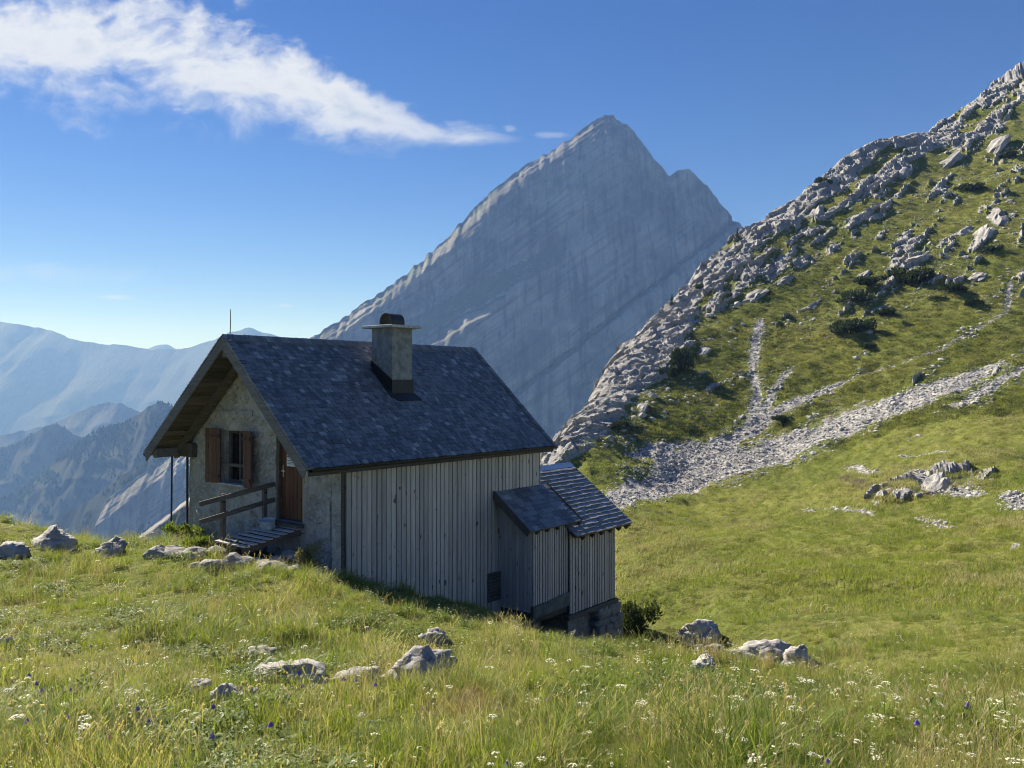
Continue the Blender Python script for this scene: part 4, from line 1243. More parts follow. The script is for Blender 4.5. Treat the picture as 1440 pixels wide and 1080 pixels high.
lb(MB().prism([(VA + .012, -3.5), (-.04, -3.5), (-.04, -2.8)], 'x', UA0 + .012, UA1), 'wall', 'dark_wood')
rs = random.Random(8)
def slat_wall(u0, u1, v, zb_fn, zt, wd, builder, matl, gap=.03, proud=.03):
    u = u0
    while u < u1 - .03:
        w2 = min(wd * rs.uniform(.85, 1.15), u1 - u)
        builder(MB().box(u + gap * .5, u + w2 - gap * .5, v - proud * rs.uniform(.8, 1.2), v, zb_fn(u), zt), 'board', matl, .004)
        u += w2
slat_wall(UA0, UA1, VA + .008, lambda u: -5.46 + .03 * (u - 5.4), -3.56, .107, lb, 'slat_wood')
v = VA + .02
while v < -.06:                                   # side of the lean-to that faces the gable
    zt2 = ZA1 + (ZA0 - ZA1) * ((-v - .04) / (-VAE - .04)) - .14
    lb(MB().box(UA0 - .02, UA0 + .010, v + .004, v + .116, -5.62, zt2), 'board', 'slat_wood')
    v += .12
lb(MB().prism([(UA0 - .01, -5.75), (UA1 + .06, -5.72), (UA1 + .06, -5.36), (UA0 - .01, -5.48)], 'y', VA - .06, VA - .036), 'skirt_panel', 'tar_sheet')
lb(MB().box(UA0 - .06, UA0 + .03, VA - .09, VA + .005, -6.9, -5.45), 'post', 'dark_wood')

# annex behind the hut
UB0, UB1, VB = 6.935, 9.18, -1.10
q0 = hxy(8.2, .5)
ann = empty('side_annex', (q0[0], q0[1], -6.9), math.pi / 2 - HA, 'slatted side annex with sunlit shingle roof on a stone footing', 'annex')
AUP = (-8.2, -.5, 6.9)
def ab(mb, name, material, bevel=0, parent=None):
    o = mb.build(name, material, parent or ann, AUP, bevel)
    if parent is not None: o.location = o.location - parent.location
    return o
ZB1, ZB0 = -2.36, -3.90; VBR, VBE = .76, -1.36; UBR0, UBR1 = L_ + .02, 9.66
UBF = 6.86
def BR(u, t_, off=0):
    p = math.atan2(ZB1 - ZB0, VBR - VBE)
    v = VBR + (VBE - VBR) * t_; z = ZB1 + (ZB0 - ZB1) * t_
    return (u, v - off * math.sin(p), z + off * math.cos(p))
def BRb(u, t_, off=0):
    p = BR(u, t_, off); return (p[0], 2 * VBR - p[1], p[2])
ab(MB().add(*slab_pts(BR, UBR0, UBR1, 0, 1, -.06, -.004)), 'roof_deck', 'dark_wood')
ab(MB().add(*slab_pts(BRb, UBR0, UBR1, 0, 1, -.06, .02)), 'roof_deck', 'annex_shingle')
tE = (VBR + .03) / (VBR - VBE)
ab(MB().add(*slab_pts(BR, UBF, UBR0, tE, 1, -.06, -.004)), 'roof_deck', 'dark_wood')
lnB = math.hypot(VBR - VBE, ZB1 - ZB0)
lay_annex(BR, UBR0, UBR1, lnB, .15, 32, ab, 'annex_shingle', .30, lift=.042)
def BR2(u, t_, off=0): return BR(u, tE + (1 - tE) * t_, off)
lay_annex(BR2, UBF, UBR0 - .002, lnB * (1 - tE), .15, 33, ab, 'annex_shingle', .30, lift=.042)
ab(MB().add([BR(UBR0, -.02, .035), BR(UBR1 + .03, -.02, .035), BR(UBR1 + .03, .06, .045), BR(UBR0, .06, .045), BRb(UBR0, .06, .045), BRb(UBR1 + .03, .06, .045), BR(UBR0, -.02, .05), BR(UBR1 + .03, -.02, .05)], [(6, 3, 2, 7), (6, 7, 5, 4)]), 'ridge_cap', 'zinc')
ab(MB().add(*slab_pts(BR, UBR1, UBR1 + .03, 0, 1.0, -.13, .04)), 'bargeboard', 'beam_wood')
for u_ in (7.3, 7.75, 8.2, 8.65, 9.1, 9.5):
    ab(MB().add(*slab_pts(BR, u_ - .045, u_ + .045, .3, 1.015, -.16, -.062)), 'rafter', 'dark_wood')
ab(MB().prism([(VB + .012, -6.05), (2.0, -6.05), (2.0, -3.3), (VBR, ZB1 - .1), (VB + .012, -3.74)], 'x', L_ + .01, UB1 - .012), 'wall', 'dark_wood')
ab(MB().box(UB0 + .004, L_ + .008, VB + .014, VB + .2, -6.05, -3.8), 'wall', 'dark_wood')
slat_wall(UB0, UB1, VB + .008, lambda u: -5.98 + .02 * rs.random(), -3.86, .125, ab, 'slat_wood', .036, .035)
v = VB
while v < 1.9:                                    # far end
    ab(MB().box(UB1 - .01, UB1 + .02, v + .004, v + .12, -5.98, ZB1 - .2 - abs(v + .06 - VBR) * .72), 'board', 'slat_wood')
    v += .125
ab(MB().box(UB0 - .1, UB1 + .10, VB - .07, VB + .12, -6.12, -5.99), 'sill_beam', 'rail_wood', .008)
FS = []
for k in range(5):
    me = rock_mesh('stone', 620 + k, 3, 1.0, .05, .02, smooth=False)
    co = np.empty(len(me.vertices) * 3, np.float32); me.vertices.foreach_get('co', co); co = np.sign(co) * np.abs(co) ** .5
    me.vertices.foreach_set('co', co * .82); me.update(); me.materials.append(MATS['found_stone']); FS.append(me)
zz = -8.0; row = 0
while zz < -6.15:
    hgt = random.uniform(.2, .28); uu = UB1 - .95 + (row % 2) * .08
    while uu < UB1 + .15:
        ww = random.uniform(.26, .42)
        o = bpy.data.objects.new('stone', random.choice(FS)); COL.objects.link(o); o.parent = ann
        o.location = (uu + ww / 2 - 8.2, VB + .13 + random.uniform(-.03, .03) - .5, min(zz + hgt / 2, -6.22) + 6.9); o.scale = (ww * .62, .26, hgt * .68)
        uu += ww * .93
    zz += hgt * .9; row += 1
ab(MB().box(UB0 + .3, UB1 - .02, VB + .25, 1.9, -8.2, -6.06), 'foundation', 'found_stone')

# ================================================================== boulders near the hut
def boulder(px, py, wpx, hpx, seed, label, y=None, sink=.42, flat=None, rz=0, depth=.75, material='boulder_stone', group=None):
    x, y_ = cast(px, py + hpx * .5, 3) if y is None else ((px - 720) / FPX * y, y)
    wd = wpx * 1.12 / FPX * y_; hg = (hpx * .85 + 1) / FPX * y_
    me = rock_mesh('boulder', seed, 4, 1.0, .36, .30, 1.7, smooth=False)
    me.polygons.foreach_set('use_smooth', np.ones(len(me.polygons), bool))
    me.materials.append(MATS[material])
    co = np.empty(len(me.vertices) * 3, np.float32); me.vertices.foreach_get('co', co); co = co.reshape(-1, 3)
    ca, sa = math.cos(rz), math.sin(rz)
    co = np.stack([co[:, 0] * ca - co[:, 1] * sa, co[:, 0] * sa + co[:, 1] * ca, co[:, 2]], -1)
    lo, hi = co.min(0), co.max(0)
    co = (co - (lo + hi) / 2) / (hi - lo)
    full = hg / (1 - sink)
    co *= np.array([wd, wd * depth, full]); co[:, 2] += full * (.5 - sink)
    me.vertices.foreach_set('co', co.ravel()); me.update()
    o = link('boulder', me, None)
    o.location = (x, y_ + wd * depth * .25, gz(x, y_ + wd * depth * .2))
    return tag(o, label, 'boulder', group)
boulder(590, 932, 92, 64, 11, 'tall cracked grey boulder in the foreground grass, with reddish grass at its foot', sink=.25)
boulder(400, 945, 108, 34, 23, 'low lichen-stained rock hump left of the tall foreground boulder')
boulder(318, 980, 44, 28, 31, 'pointed grey stone among three small rocks in the lower left meadow')
boulder(272, 975, 40, 18, 32, 'small flat stone left of the pointed grey stone')
boulder(352, 982, 34, 16, 33, 'small pale stone right of the pointed grey stone')
boulder(357, 916, 54, 18, 34, 'flat pale stone in grass behind the lichen-stained rock hump')
boulder(500, 955, 70, 22, 35, 'low flat pale rock slab just left of the tall foreground boulder')
boulder(512, 932, 50, 20, 36, 'half-buried stone behind the flat pale rock slab')
boulder(608, 890, 46, 24, 37, 'rounded stone in the grass behind the tall foreground boulder')
boulder(985, 882, 58, 38, 38, 'angular pale boulder right of the annex, nearest its stone footing')
boulder(1070, 914, 96, 44, 39, 'long dark-shaded boulder on the knoll edge right of the annex', depth=.5)
boulder(1128, 920, 48, 38, 40, 'dark end rock touching the right of the long knoll-edge boulder')
boulder(990, 930, 34, 26, 41, 'small pale stone on the knoll edge in front of the angular boulder')
boulder(68, 756, 60, 38, 42, 'grooved grey boulder on the grassy skyline at the far left')
boulder(12, 776, 46, 22, 43, 'dark low boulder cut by the left picture edge')
boulder(152, 768, 44, 32, 44, 'single grey boulder between the left skyline rocks and the hut')
boulder(276, 764, 30, 12, 45, 'small flat stone on the skyline between the poles', y=20.2)
boulder(1005, 905, 30, 16, 46, 'small stone between the angular boulder and the long knoll-edge boulder')
boulder(8, 905, 30, 18, 47, 'pale stone in the meadow at the left picture edge')
rr_ = random.Random(77)
for k in range(30):                                  # rubble at the foot of the gable
    uu, vv = rr_.uniform(-1.5, -.1), rr_.uniform(-.6, 1.0)
    if k > 13: uu, vv = rr_.uniform(-2.4, -1.4), rr_.uniform(-.4, 2.6)
    q = hxy(uu, vv); s = rr_.uniform(.12, .32)
    me = rock_mesh('rubble_stone', 900 + k, 3, .7, .3, .1, smooth=False); me.materials.append(MATS['boulder_stone'])
    o = link('rubble_stone', me); o.location = (q[0], q[1], gz(*q) + s * .12); o.scale = (s, s * .8, s * .8); o.rotation_euler = (0, 0, rr_.uniform(0, 6))
    tag(o, 'loose grey rubble stone beside the entrance ramp at the gable foot', 'stone', 'rubble by the entrance ramp')

# ================================================================== grass and flowers
SRC = {}
def src_obj(coll, name, mb_list):
    """a plant clump kept in a library collection: joined ribbons with several materials"""
    V = []; F = []; MI = []; mats = []
    for v, f, mt in mb_list:
        if mt not in mats: mats.append(mt)
        b = len(V); V += v; F += [tuple(i + b for i in q) for q in f]; MI += [mats.index(mt)] * len(f)
    me = bpy.data.meshes.new(name); me.from_pydata(V, [], F)
    for mt in mats: me.materials.append(MATS[mt])
    me.polygons.foreach_set('material_index', np.array(MI, np.int32)); me.update()
    o = bpy.data.objects.new(name, me); coll.objects.link(o)
    return o
def ribbon(r, base, ang, lean, h, wd, seg=3, curl=1.0):
    v = []; f = []
    dx_, dy_ = math.cos(ang), math.sin(ang); sx, sy = -dy_, dx_
    tw = r.uniform(-.7, .7)
    sx, sy = sx * math.cos(tw) + dx_ * math.sin(tw), sy * math.cos(tw) + dy_ * math.sin(tw)
    for i in range(seg + 1):
        t_ = i / seg
        d = lean * (t_ ** (1 + curl)); z = h * (t_ - .28 * (lean / max(h, .01)) * t_ * t_)
        ww = wd * (1 - t_ ** 2.2) * .5 + .0006
        c = (base[0] + dx_ * d, base[1] + dy_ * d, base[2] + z)
        if i < seg:
            v += [(c[0] - sx * ww, c[1] - sy * ww, c[2]), (c[0] + sx * ww, c[1] + sy * ww, c[2])]
        else:
            v += [c]
    for i in range(seg - 1): f.append((2 * i, 2 * i + 1, 2 * i + 3, 2 * i + 2))
    f.append((2 * seg - 2, 2 * seg - 1, 2 * seg))
    return v, f
def tuft(r, n, rad, h0, h1, wd, mt, lean=.45, seg=3, bias=0.0):
    o_ = []
    for _ in range(n):
        a = r.uniform(0, 6.283); q = rad * math.sqrt(r.random())
        h = r.uniform(h0, h1)
        v, f = ribbon(r, (q * math.cos(a), q * math.sin(a), -.02), r.uniform(0, 6.283), h * r.uniform(.1, lean * 2), h, wd * r.uniform(.7, 1.3), seg)
        if bias:
            v = [(x + bias * z, y, z) for x, y, z in v]
        o_.append((v, f, mt))
    return o_
def stalks(r, n, rad, h0, h1, mt, head):
    o_ = []
    for _ in range(n):
        a = r.uniform(0, 6.283); q = rad * math.sqrt(r.random()); h = r.uniform(h0, h1); an = r.uniform(0, 6.283); ln = h * r.uniform(.05, .45)
        v, f = ribbon(r, (q * math.cos(a), q * math.sin(a), 0), an, ln, h, .0032, 4)
        o_.append((v, f, mt)); tip = v[-1]
        if head:
            for k in range(5):
                t_ = k / 5; s = .005 * (1.3 - t_)
                p_ = (tip[0] - math.cos(an) * .012 * k, tip[1] - math.sin(an) * .012 * k, tip[2] - .016 * k)
                o_.append(([(p_[0] - s, p_[1], p_[2]), (p_[0], p_[1] - s, p_[2] + .012), (p_[0] + s, p_[1], p_[2]), (p_[0], p_[1] + s, p_[2] - .012)], [(0, 1, 2, 3)], mt))
    return o_
def leaves(r, n, rad, h, ln, wd, mt):
    o_ = []
    for _ in range(n):
        a = r.uniform(0, 6.283); q = rad * math.sqrt(r.random()); b = (q * math.cos(a), q * math.sin(a), r.uniform(.01, h))
        an = r.uniform(0, 6.283); up = r.uniform(-.1, .7); d = (math.cos(an), math.sin(an)); s = (-d[1], d[0]); l = ln * r.uniform(.6, 1.3); w_ = wd * r.uniform(.7, 1.2)
        v = [b, (b[0] + d[0] * l * .45 + s[0] * w_, b[1] + d[1] * l * .45 + s[1] * w_, b[2] + up * l * .45), (b[0] + d[0] * l, b[1] + d[1] * l, b[2] + up * l * .7), (b[0] + d[0] * l * .45 - s[0] * w_, b[1] + d[1] * l * .45 - s[1] * w_, b[2] + up * l * .45)]
        o_.append((v, [(0, 1, 2), (0, 2, 3)], mt))
    return o_
def umbel(r, h, rad, mt='white_petal', n=26):
    v, f = ribbon(r, (0, 0, 0), r.uniform(0, 6.283), h * .12, h, .005, 3)
    o_ = [(v, f, 'stem_green')]; t_ = v[-1]
    for _ in range(n):
        a = r.uniform(0, 6.283); q = rad * math.sqrt(r.random()); s = r.uniform(.004, .008)
        c = (t_[0] + q * math.cos(a), t_[1] + q * math.sin(a), t_[2] + .012 * (1 - (q / rad) ** 2) + r.uniform(-.003, .003))
        rot = r.uniform(0, 1.57); x, y = math.cos(rot) * s, math.sin(rot) * s
        o_.append(([(c[0] - x, c[1] - y, c[2]), (c[0] + y, c[1] - x, c[2] + r.uniform(-.003, .003)), (c[0] + x, c[1] + y, c[2]), (c[0] - y, c[1] + x, c[2] + r.uniform(-.003, .003))], [(0, 1, 2, 3)], mt))
    return o_
def bell(r, h, mt='violet_petal', s=.014):
    v, f = ribbon(r, (0, 0, 0), r.uniform(0, 6.283), h * .3, h, .003, 4)
    o_ = [(v, f, 'stem_green')]; t_ = v[-1]
    n = 6; vv = [(t_[0], t_[1], t_[2])] ; ff = []
    for rad, dz_ in ((.5, -.4), (.75, -1.1), (1.15, -1.7)):
        for i in range(n):
            a = 6.283 * i / n; vv.append((t_[0] + s * rad * math.cos(a), t_[1] + s * rad * math.sin(a), t_[2] + s * dz_))
    for i in range(n): ff.append((0, 1 + i, 1 + (i + 1) % n))
    for k in range(2):
        for i in range(n): ff.append((1 + k * n + i, 1 + (k + 1) * n + i, 1 + (k + 1) * n + (i + 1) % n, 1 + k * n + (i + 1) % n))
    o_.append((vv, ff, mt)); return o_
def ballhead(r, h, s, mt, n=30):
    v, f = ribbon(r, (0, 0, 0), r.uniform(0, 6.283), h * .2, h, .0035, 3)
    o_ = [(v, f, 'stem_green')]; t_ = v[-1]
    for _ in range(n):
        d = Vector((r.gauss(0, 1), r.gauss(0, 1), r.gauss(0, 1))).normalized(); e = d.orthogonal().normalized() * s * .28
        p_ = Vector(t_) + d * s; b = Vector(t_) + d * s * .25
        o_.append(([tuple(b), tuple(p_ - e), tuple(p_ + e)], [(0, 1, 2)], mt))
    return o_
def library(name): return bpy.data.collections.new(name)
rp = random.Random(21)
near_lib = library('near_plants')
NEAR = []
def reg(lib, lst, kind, parts):
    k = len(lst); o = src_obj(lib, '%02d_%s' % (k, kind), parts); lst.append(kind); return k
for _ in range(5): reg(near_lib, NEAR, 'grass', tuft(rp, 46, .15, .10, .30, .0055, 'grass_blade', .5))
for _ in range(3): reg(near_lib, NEAR, 'short', tuft(rp, 55, .16, .05, .16, .006, 'grass_blade', .6))
for _ in range(3): reg(near_lib, NEAR, 'long', tuft(rp, 60, .13, .22, .42, .0055, 'grass_blade', .75, 4, .25))
for _ in range(3): reg(near_lib, NEAR, 'dry', tuft(rp, 14, .14, .12, .30, .0045, 'dry_grass', .7) + stalks(rp, 9, .16, .25, .48, 'dry_grass', True))
for _ in range(3): reg(near_lib, NEAR, 'herb', leaves(rp, 34, .17, .13, .075, .018, 'herb_leaf') + tuft(rp, 12, .15, .08, .2, .005, 'grass_blade'))
for _ in range(2): reg(near_lib, NEAR, 'red', tuft(rp, 34, .13, .15, .36, .0042, 'red_grass', .6) + stalks(rp, 8, .13, .3, .45, 'red_grass', True))
for _ in range(3): reg(near_lib, NEAR, 'umbel', umbel(rp, rp.uniform(.22, .34), .034))
for _ in range(2): reg(near_lib, NEAR, 'smallwhite', umbel(rp, .2, .018, 'white_petal', 9) + umbel(rp, .26, .02, 'white_petal', 9))
reg(near_lib, NEAR, 'violet', bell(rp, .24)); reg(near_lib, NEAR, 'violet', bell(rp, .3))
reg(near_lib, NEAR, 'yellow', umbel(rp, .2, .014, 'yellow_petal', 10)); reg(near_lib, NEAR, 'pink', ballhead(rp, .24, .014, 'pink_petal'))
reg(near_lib, NEAR, 'seed', ballhead(rp, .24, .022, 'seed_fluff', 60))
far_lib = library('meadow_plants'); FAR = []
for _ in range(5): reg(far_lib, FAR, 'tuft', tuft(rp, 34, .42, .10, .28, .022, 'meadow_blade', .6, 2))
for _ in range(2): reg(far_lib, FAR, 'pale', tuft(rp, 22, .40, .14, .34, .018, 'dry_grass', .6, 2) + tuft(rp, 16, .40, .1, .25, .02, 'meadow_blade', .6, 2))
hill_lib = library('hill_plants'); HIL = []
for _ in range(6): reg(hill_lib, HIL, 'tuft', tuft(rp, 30, .55, .10, .34, .045, 'hill_blade', .6, 2))
reg(hill_lib, HIL, 'heath', leaves(rp, 60, .5, .3, .14, .05, 'bush_leaf') + tuft(rp, 10, .5, .1, .25, .04, 'hill_blade', .6, 2))
stone_lib = library('scree_stones'); STL = []
for k in range(6):
    me = rock_mesh('scree_stone', 700 + k, 1, .7, .3, .1); me.materials.append(MATS['gravel_stone'])
    stone_lib.objects.link(bpy.data.objects.new('%02d_stone' % k, me)); STL.append('stone')

def scatter(name, lib, P_, rot, scl, idx, kind='stuff', label=None, cat=None):
    me = bpy.data.meshes.new(name)
    me.vertices.add(len(P_)); me.vertices.foreach_set('co', np.ascontiguousarray(P_, np.float32).ravel())
    a = me.attributes.new('rot', 'FLOAT_VECTOR', 'POINT'); a.data.foreach_set('vector', np.ascontiguousarray(rot, np.float32).ravel())
    a = me.attributes.new('scl', 'FLOAT', 'POINT'); a.data.foreach_set('value', np.ascontiguousarray(scl, np.float32))
    a = me.attributes.new('idx', 'INT', 'POINT'); a.data.foreach_set('value', np.ascontiguousarray(idx, np.int32))
    me.update()
    o = bpy.data.objects.new(name, me); COL.objects.link(o)
    ng = bpy.data.node_groups.new(name, 'GeometryNodeTree')
    ng.interface.new_socket('Geometry', in_out='INPUT', socket_type='NodeSocketGeometry')
    ng.interface.new_socket('Geometry', in_out='OUTPUT', socket_type='NodeSocketGeometry')
    N = ng.nodes; Lk = ng.links
    gi = N.new('NodeGroupInput'); go = N.new('NodeGroupOutput'); ip = N.new('GeometryNodeInstanceOnPoints'); ci = N.new('GeometryNodeCollectionInfo')
    ci.inputs['Collection'].default_value = lib; ci.inputs['Separate Children'].default_value = True; ci.inputs['Reset Children'].default_value = True
    def na(nm, dt):
        x = N.new('GeometryNodeInputNamedAttribute'); x.data_type = dt; x.inputs['Name'].default_value = nm; return x.outputs['Attribute']
    er = N.new('FunctionNodeEulerToRotation')
    Lk.new(na('rot', 'FLOAT_VECTOR'), er.inputs[0]); Lk.new(er.outputs[0], ip.inputs['Rotation'])
    Lk.new(na('scl', 'FLOAT'), ip.inputs['Scale']); Lk.new(na('idx', 'INT'), ip.inputs['Instance Index'])
    ip.inputs['Pick Instance'].default_value = True
    Lk.new(gi.outputs[0], ip.inputs['Points']); Lk.new(ci.outputs[0], ip.inputs['Instance']); Lk.new(ip.outputs[0], go.inputs[0])
    md = o.modifiers.new('scatter', 'NODES'); md.node_group = ng
    tag(o, label, cat, None, kind)
    return o
def in_hut(x, y, m=.0):
    d = np.stack([x, y], -1) - HC
    u = d @ HU; v = d @ HV
    a = (u > -.05 - m) & (u < L_ + m) & (v > -.05 - m) & (v < W_ + m)
    b = (u > 5.3 - m) & (u < 9.3 + m) & (v > -1.25 - m) & (v < 2.3 + m)
    c = (u > -1.35) & (u < 0) & (v > .86) & (v < 2.4)
    return a | b | c
def wedge(n, r0, r1, a0, a1, g):
    r = np.sqrt(g.uniform(r0 * r0, r1 * r1, n)); a = g.uniform(a0, a1, n)
    return r * np.sin(a), r * np.cos(a)
idx_of = lambda lst, *k: np.array([i for i, q in enumerate(lst) if q in k])
g = np.random.default_rng(5)
xs, ys = [], []
for r0, r1, dn in ((1.8, 5, 105), (5, 9, 84), (9, 14, 56), (14, 22, 36), (22, 31, 16)):
    area = .5 * (r1 * r1 - r0 * r0) * R(100)
    x, y = wedge(int(area * dn), r0, r1, R(-50), R(50), g); xs.append(x); ys.append(y)
x = np.concatenate(xs); y = np.concatenate(ys)
soil = band(x, y, SOIL)
ok = ~in_hut(x, y) & (soil < g.uniform(-.1, .5, len(x)))
x, y = x[ok], y[ok]
z = ground(x, y)
n1 = fbm(x * .55, y * .55, x * 0, 3, 101); n2 = fbm(x * .9, y * .9, x * 0, 3, 111); n3 = fbm(x * .35, y * .35, x * 0, 2, 121)
rr = g.random(len(x))
idx = g.choice(idx_of(NEAR, 'grass', 'short'), len(x))
def setk(maskv, *k):
    global idx
    c = idx_of(NEAR, *k); idx = np.where(maskv, g.choice(c, len(x)), idx)
setk((n1 > .10) & (rr < .55), 'long'); setk((n2 > .10) & (rr > .35) & (rr < .85), 'herb'); setk((n2 < -.12) & (rr > .60), 'dry'); setk((rr > .90) & (rr < .95), 'dry')
dtr = np.hypot(x - cast(650, 1010)[0], y - cast(650, 1010)[1])
setk((dtr < .42) & (rr < .7), 'red'); setk((n3 > .36) & (rr < .06), 'red')
fl = g.random(len(x))
wet = .5 + .8 * np.clip(n3 + .15, 0, .6)
setk(fl < .085 * wet, 'umbel'); setk((fl > .10) & (fl < .10 + .19 * wet), 'smallwhite'); setk((fl > .30) & (fl < .304), 'violet'); setk((fl > .32) & (fl < .327), 'yellow'); setk((fl > .34) & (fl < .345), 'pink'); setk((fl > .36) & (fl < .368), 'seed')
n4 = fbm(x * 1.7, y * 1.7, x * 0, 2, 141)
scl = g.uniform(.42, .82, len(x)) * (1 + .3 * n1) * (1 + .75 * np.clip(n4, -.5, .6))
d_ = np.hypot(x, y); scl *= np.where(d_ < 3.5, .75, 1)
rot = np.stack([g.normal(0, .10, len(x)), g.normal(0, .10, len(x)), g.uniform(0, 6.283, len(x))], -1)
tag(scatter('meadow_grass', near_lib, np.stack([x, y, z], -1), rot, scl, idx), 'wild alpine grass with small flowers round the hut', 'grass')
# meadow beyond the knoll
xs, ys = [], []
for r0, r1, dn in ((28, 45, 9), (45, 75, 6.5), (75, 112, 4.2), (112, 136, 3.2)):
    area = .5 * (r1 * r1 - r0 * r0) * R(52)
    x, y = wedge(int(area * dn), r0, r1, R(-4), R(48), g); xs.append(x); ys.append(y)
x = np.concatenate(xs); y = np.concatenate(ys)
sc_v = band(x, y, SCREE); ok = ~in_hut(x, y, .1) & (sc_v < -.1); x, y = x[ok], y[ok]; z = ground(x, y)
n1 = fbm(x * .12, y * .12, x * 0, 3, 131)
idx = np.where(n1 + g.normal(0, .15, len(x)) > .22, g.choice(idx_of(FAR, 'pale'), len(x)), g.choice(idx_of(FAR, 'tuft'), len(x)))
rot = np.stack([g.normal(0, .12, len(x)), g.normal(0, .12, len(x)), g.uniform(0, 6.283, len(x))], -1)
tag(scatter('meadow_grass', far_lib, np.stack([x, y, z - .02], -1), rot, g.uniform(.6, 1.3, len(x)) * (1 + .5 * n1), idx), 'sunlit green meadow grass in the bowl right of the hut', 'grass')
# turf on the slope
gi_ = np.argwhere((HR < -.06) & (HS < -.25) & (np.hypot(HX, HY_) > 100) & (np.hypot(HX, HY_) < 250))
sel = gi_[g.choice(len(gi_), 60000, replace=len(gi_) < 60000)]
x = HX[sel[:, 0], sel[:, 1]] + g.normal(0, .3, len(sel)); y = HY_[sel[:, 0], sel[:, 1]] + g.normal(0, .3, len(sel)); z = ground(x, y)
rot = np.stack([g.normal(0, .15, len(x)), g.normal(0, .15, len(x)), g.uniform(0, 6.283, len(x))], -1)
tag(scatter('hill_turf', hill_lib, np.stack([x, y, z - .05], -1), rot, g.uniform(.5, 1.25, len(x)), g.integers(0, len(HIL), len(x))), 'short alpine turf covering the hillside', 'grass')
# loose stones on the scree
gi_ = np.argwhere((HS > .0) & (HR < .2)); gi2 = np.argwhere((HS > -.5) & (HS <= 0.0) & (HR < .2)); gi3 = np.argwhere((HR > -.22) & (HR < .02) & (np.hypot(HX, HY_) < 250) & (np.hypot(HX, HY_) > 95))
sel = np.concatenate([gi_[g.choice(len(gi_), 9000)], gi2[g.choice(len(gi2), 5000)], gi3[g.choice(len(gi3), 18000)]])
x = HX[sel[:, 0], sel[:, 1]] + g.normal(0, .2, len(sel)); y = HY_[sel[:, 0], sel[:, 1]] + g.normal(0, .2, len(sel)); z = ground(x, y)
rot = g.uniform(0, 6.283, (len(x), 3)) * np.array([.06, .06, 1])
tag(scatter('scree', stone_lib, np.stack([x, y, z], -1), rot, .035 + g.exponential(.055, len(x)).clip(0, .6) * np.where(np.arange(len(x)) > 14000, 1.7, .85), g.integers(0, 6, len(x))), 'pale limestone scree running down the hillside', 'scree')

# ---- flowers that show singly in the foreground
def flower(name, px, py, parts, label, cat, group, s=1.0):
    x, y = cast(px, py + 14, 2.5)
    r_ = empty(name, (x, y, gz(x, y)), random.uniform(0, 6.28), label, cat, group)
    stem = [p_ for p_ in parts if p_[2] == 'stem_green']; head = [p_ for p_ in parts if p_[2] != 'stem_green']
    for nm, ls in (('stem', stem), ('bloom', head)):
        V = []; F = []
        for v, f, mt in ls:
            b = len(V); V += [(a * s, c * s, d * s) for a, c, d in v]; F += [tuple(i + b for i in q) for q in f]
        me = bpy.data.meshes.new(nm); me.from_pydata(V, [], F); me.update()
        link(nm, me, ls[0][2], r_)
    return r_
fr_ = random.Random(55)
for px_, py_ in [(125, 1045), (120, 1072), (1030, 1022), (1078, 1032), (870, 1012), (825, 1020), (905, 1048), (1130, 985), (1065, 978), (1035, 972), (1135, 987), (1195, 985), (1300, 992), (1320, 998), (1240, 995), (30, 1060), (345, 918), (770, 960), (690, 958), (760, 1012), (1225, 1062), (1122, 1052), (1400, 1050)]:
    flower('umbel_flower', px_, py_, umbel(fr_, fr_.uniform(.2, .3), fr_.uniform(.035, .05), 'white_petal', 40), 'flat white flower head standing above the foreground grass', 'flower', 'white umbel flowers in the foreground meadow')
for px_, py_ in [(38, 972), (56, 994), (86, 999), (65, 988), (24, 1055), (130, 940), (185, 1026), (290, 1020), (365, 1075), (315, 1075), (448, 982), (432, 976), (425, 998), (505, 978), (530, 985), (470, 990), (1290, 1060), (1375, 1045)]:
    flower('bellflower', px_, py_, bell(fr_, fr_.uniform(.2, .3), s=.017), 'small violet bellflower nodding on a thin stem in the foreground grass', 'flower', 'violet bellflowers in the foreground meadow')
for px_, py_ in [(24, 1024), (8, 992), (346, 990), (360, 996), (345, 1012), (738, 1045), (808, 1050), (612, 1058), (8, 912), (200, 948)]:
    flower('seed_head', px_, py_, ballhead(fr_, fr_.uniform(.2, .28), .024, 'seed_fluff', 90), 'pale fluffy seed head on a stalk in the foreground grass', 'flower', 'fluffy seed heads in the foreground meadow')
for px_, py_ in [(124, 1037), (12, 1048), (143, 1009), (365, 992), (58, 1030)]:
    flower('yellow_flower', px_, py_, umbel(fr_, .22, .017, 'yellow_petal', 16), 'small yellow flower low in the foreground grass at the left', 'flower', 'yellow flowers in the foreground meadow')

# ================================================================== shrubs, trees and rocks of the slope
def shrub_mesh(name, r, n, a, b, c, s, mt, spiky=.5):
    V = []; F = []
    cl = [(r.gauss(0, .42), r.gauss(0, .42), r.uniform(.05, .75)) for _ in range(16)]
    for _ in range(n):
        q = r.choice(cl); rad = .30
        d = Vector((r.gauss(0, 1), r.gauss(0, 1), r.gauss(0, 1))).normalized() * rad * r.random() ** .4
        p_ = Vector(((q[0] + d.x) * a, (q[1] + d.y) * b, max((q[2] + d.z) * c, 0.02)))
        up = (d.normalized() * .6 + Vector((r.uniform(-.4, .4), r.uniform(-.4, .4), spiky))).normalized()
        e = up.orthogonal().normalized(); e = (Matrix.Rotation(r.uniform(0, 6.28), 3, up) @ e) * s * r.uniform(.25, .5)
        k = len(V); l = s * r.uniform(.7, 1.4)
        V += [tuple(p_ - e), tuple(p_ + e), tuple(p_ + up * l)]; F.append((k, k + 1, k + 2))
    me = bpy.data.meshes.new(name); me.from_pydata(V, [], F); me.update(); me.materials.append(MATS[mt])
    return me
rsb = random.Random(91)
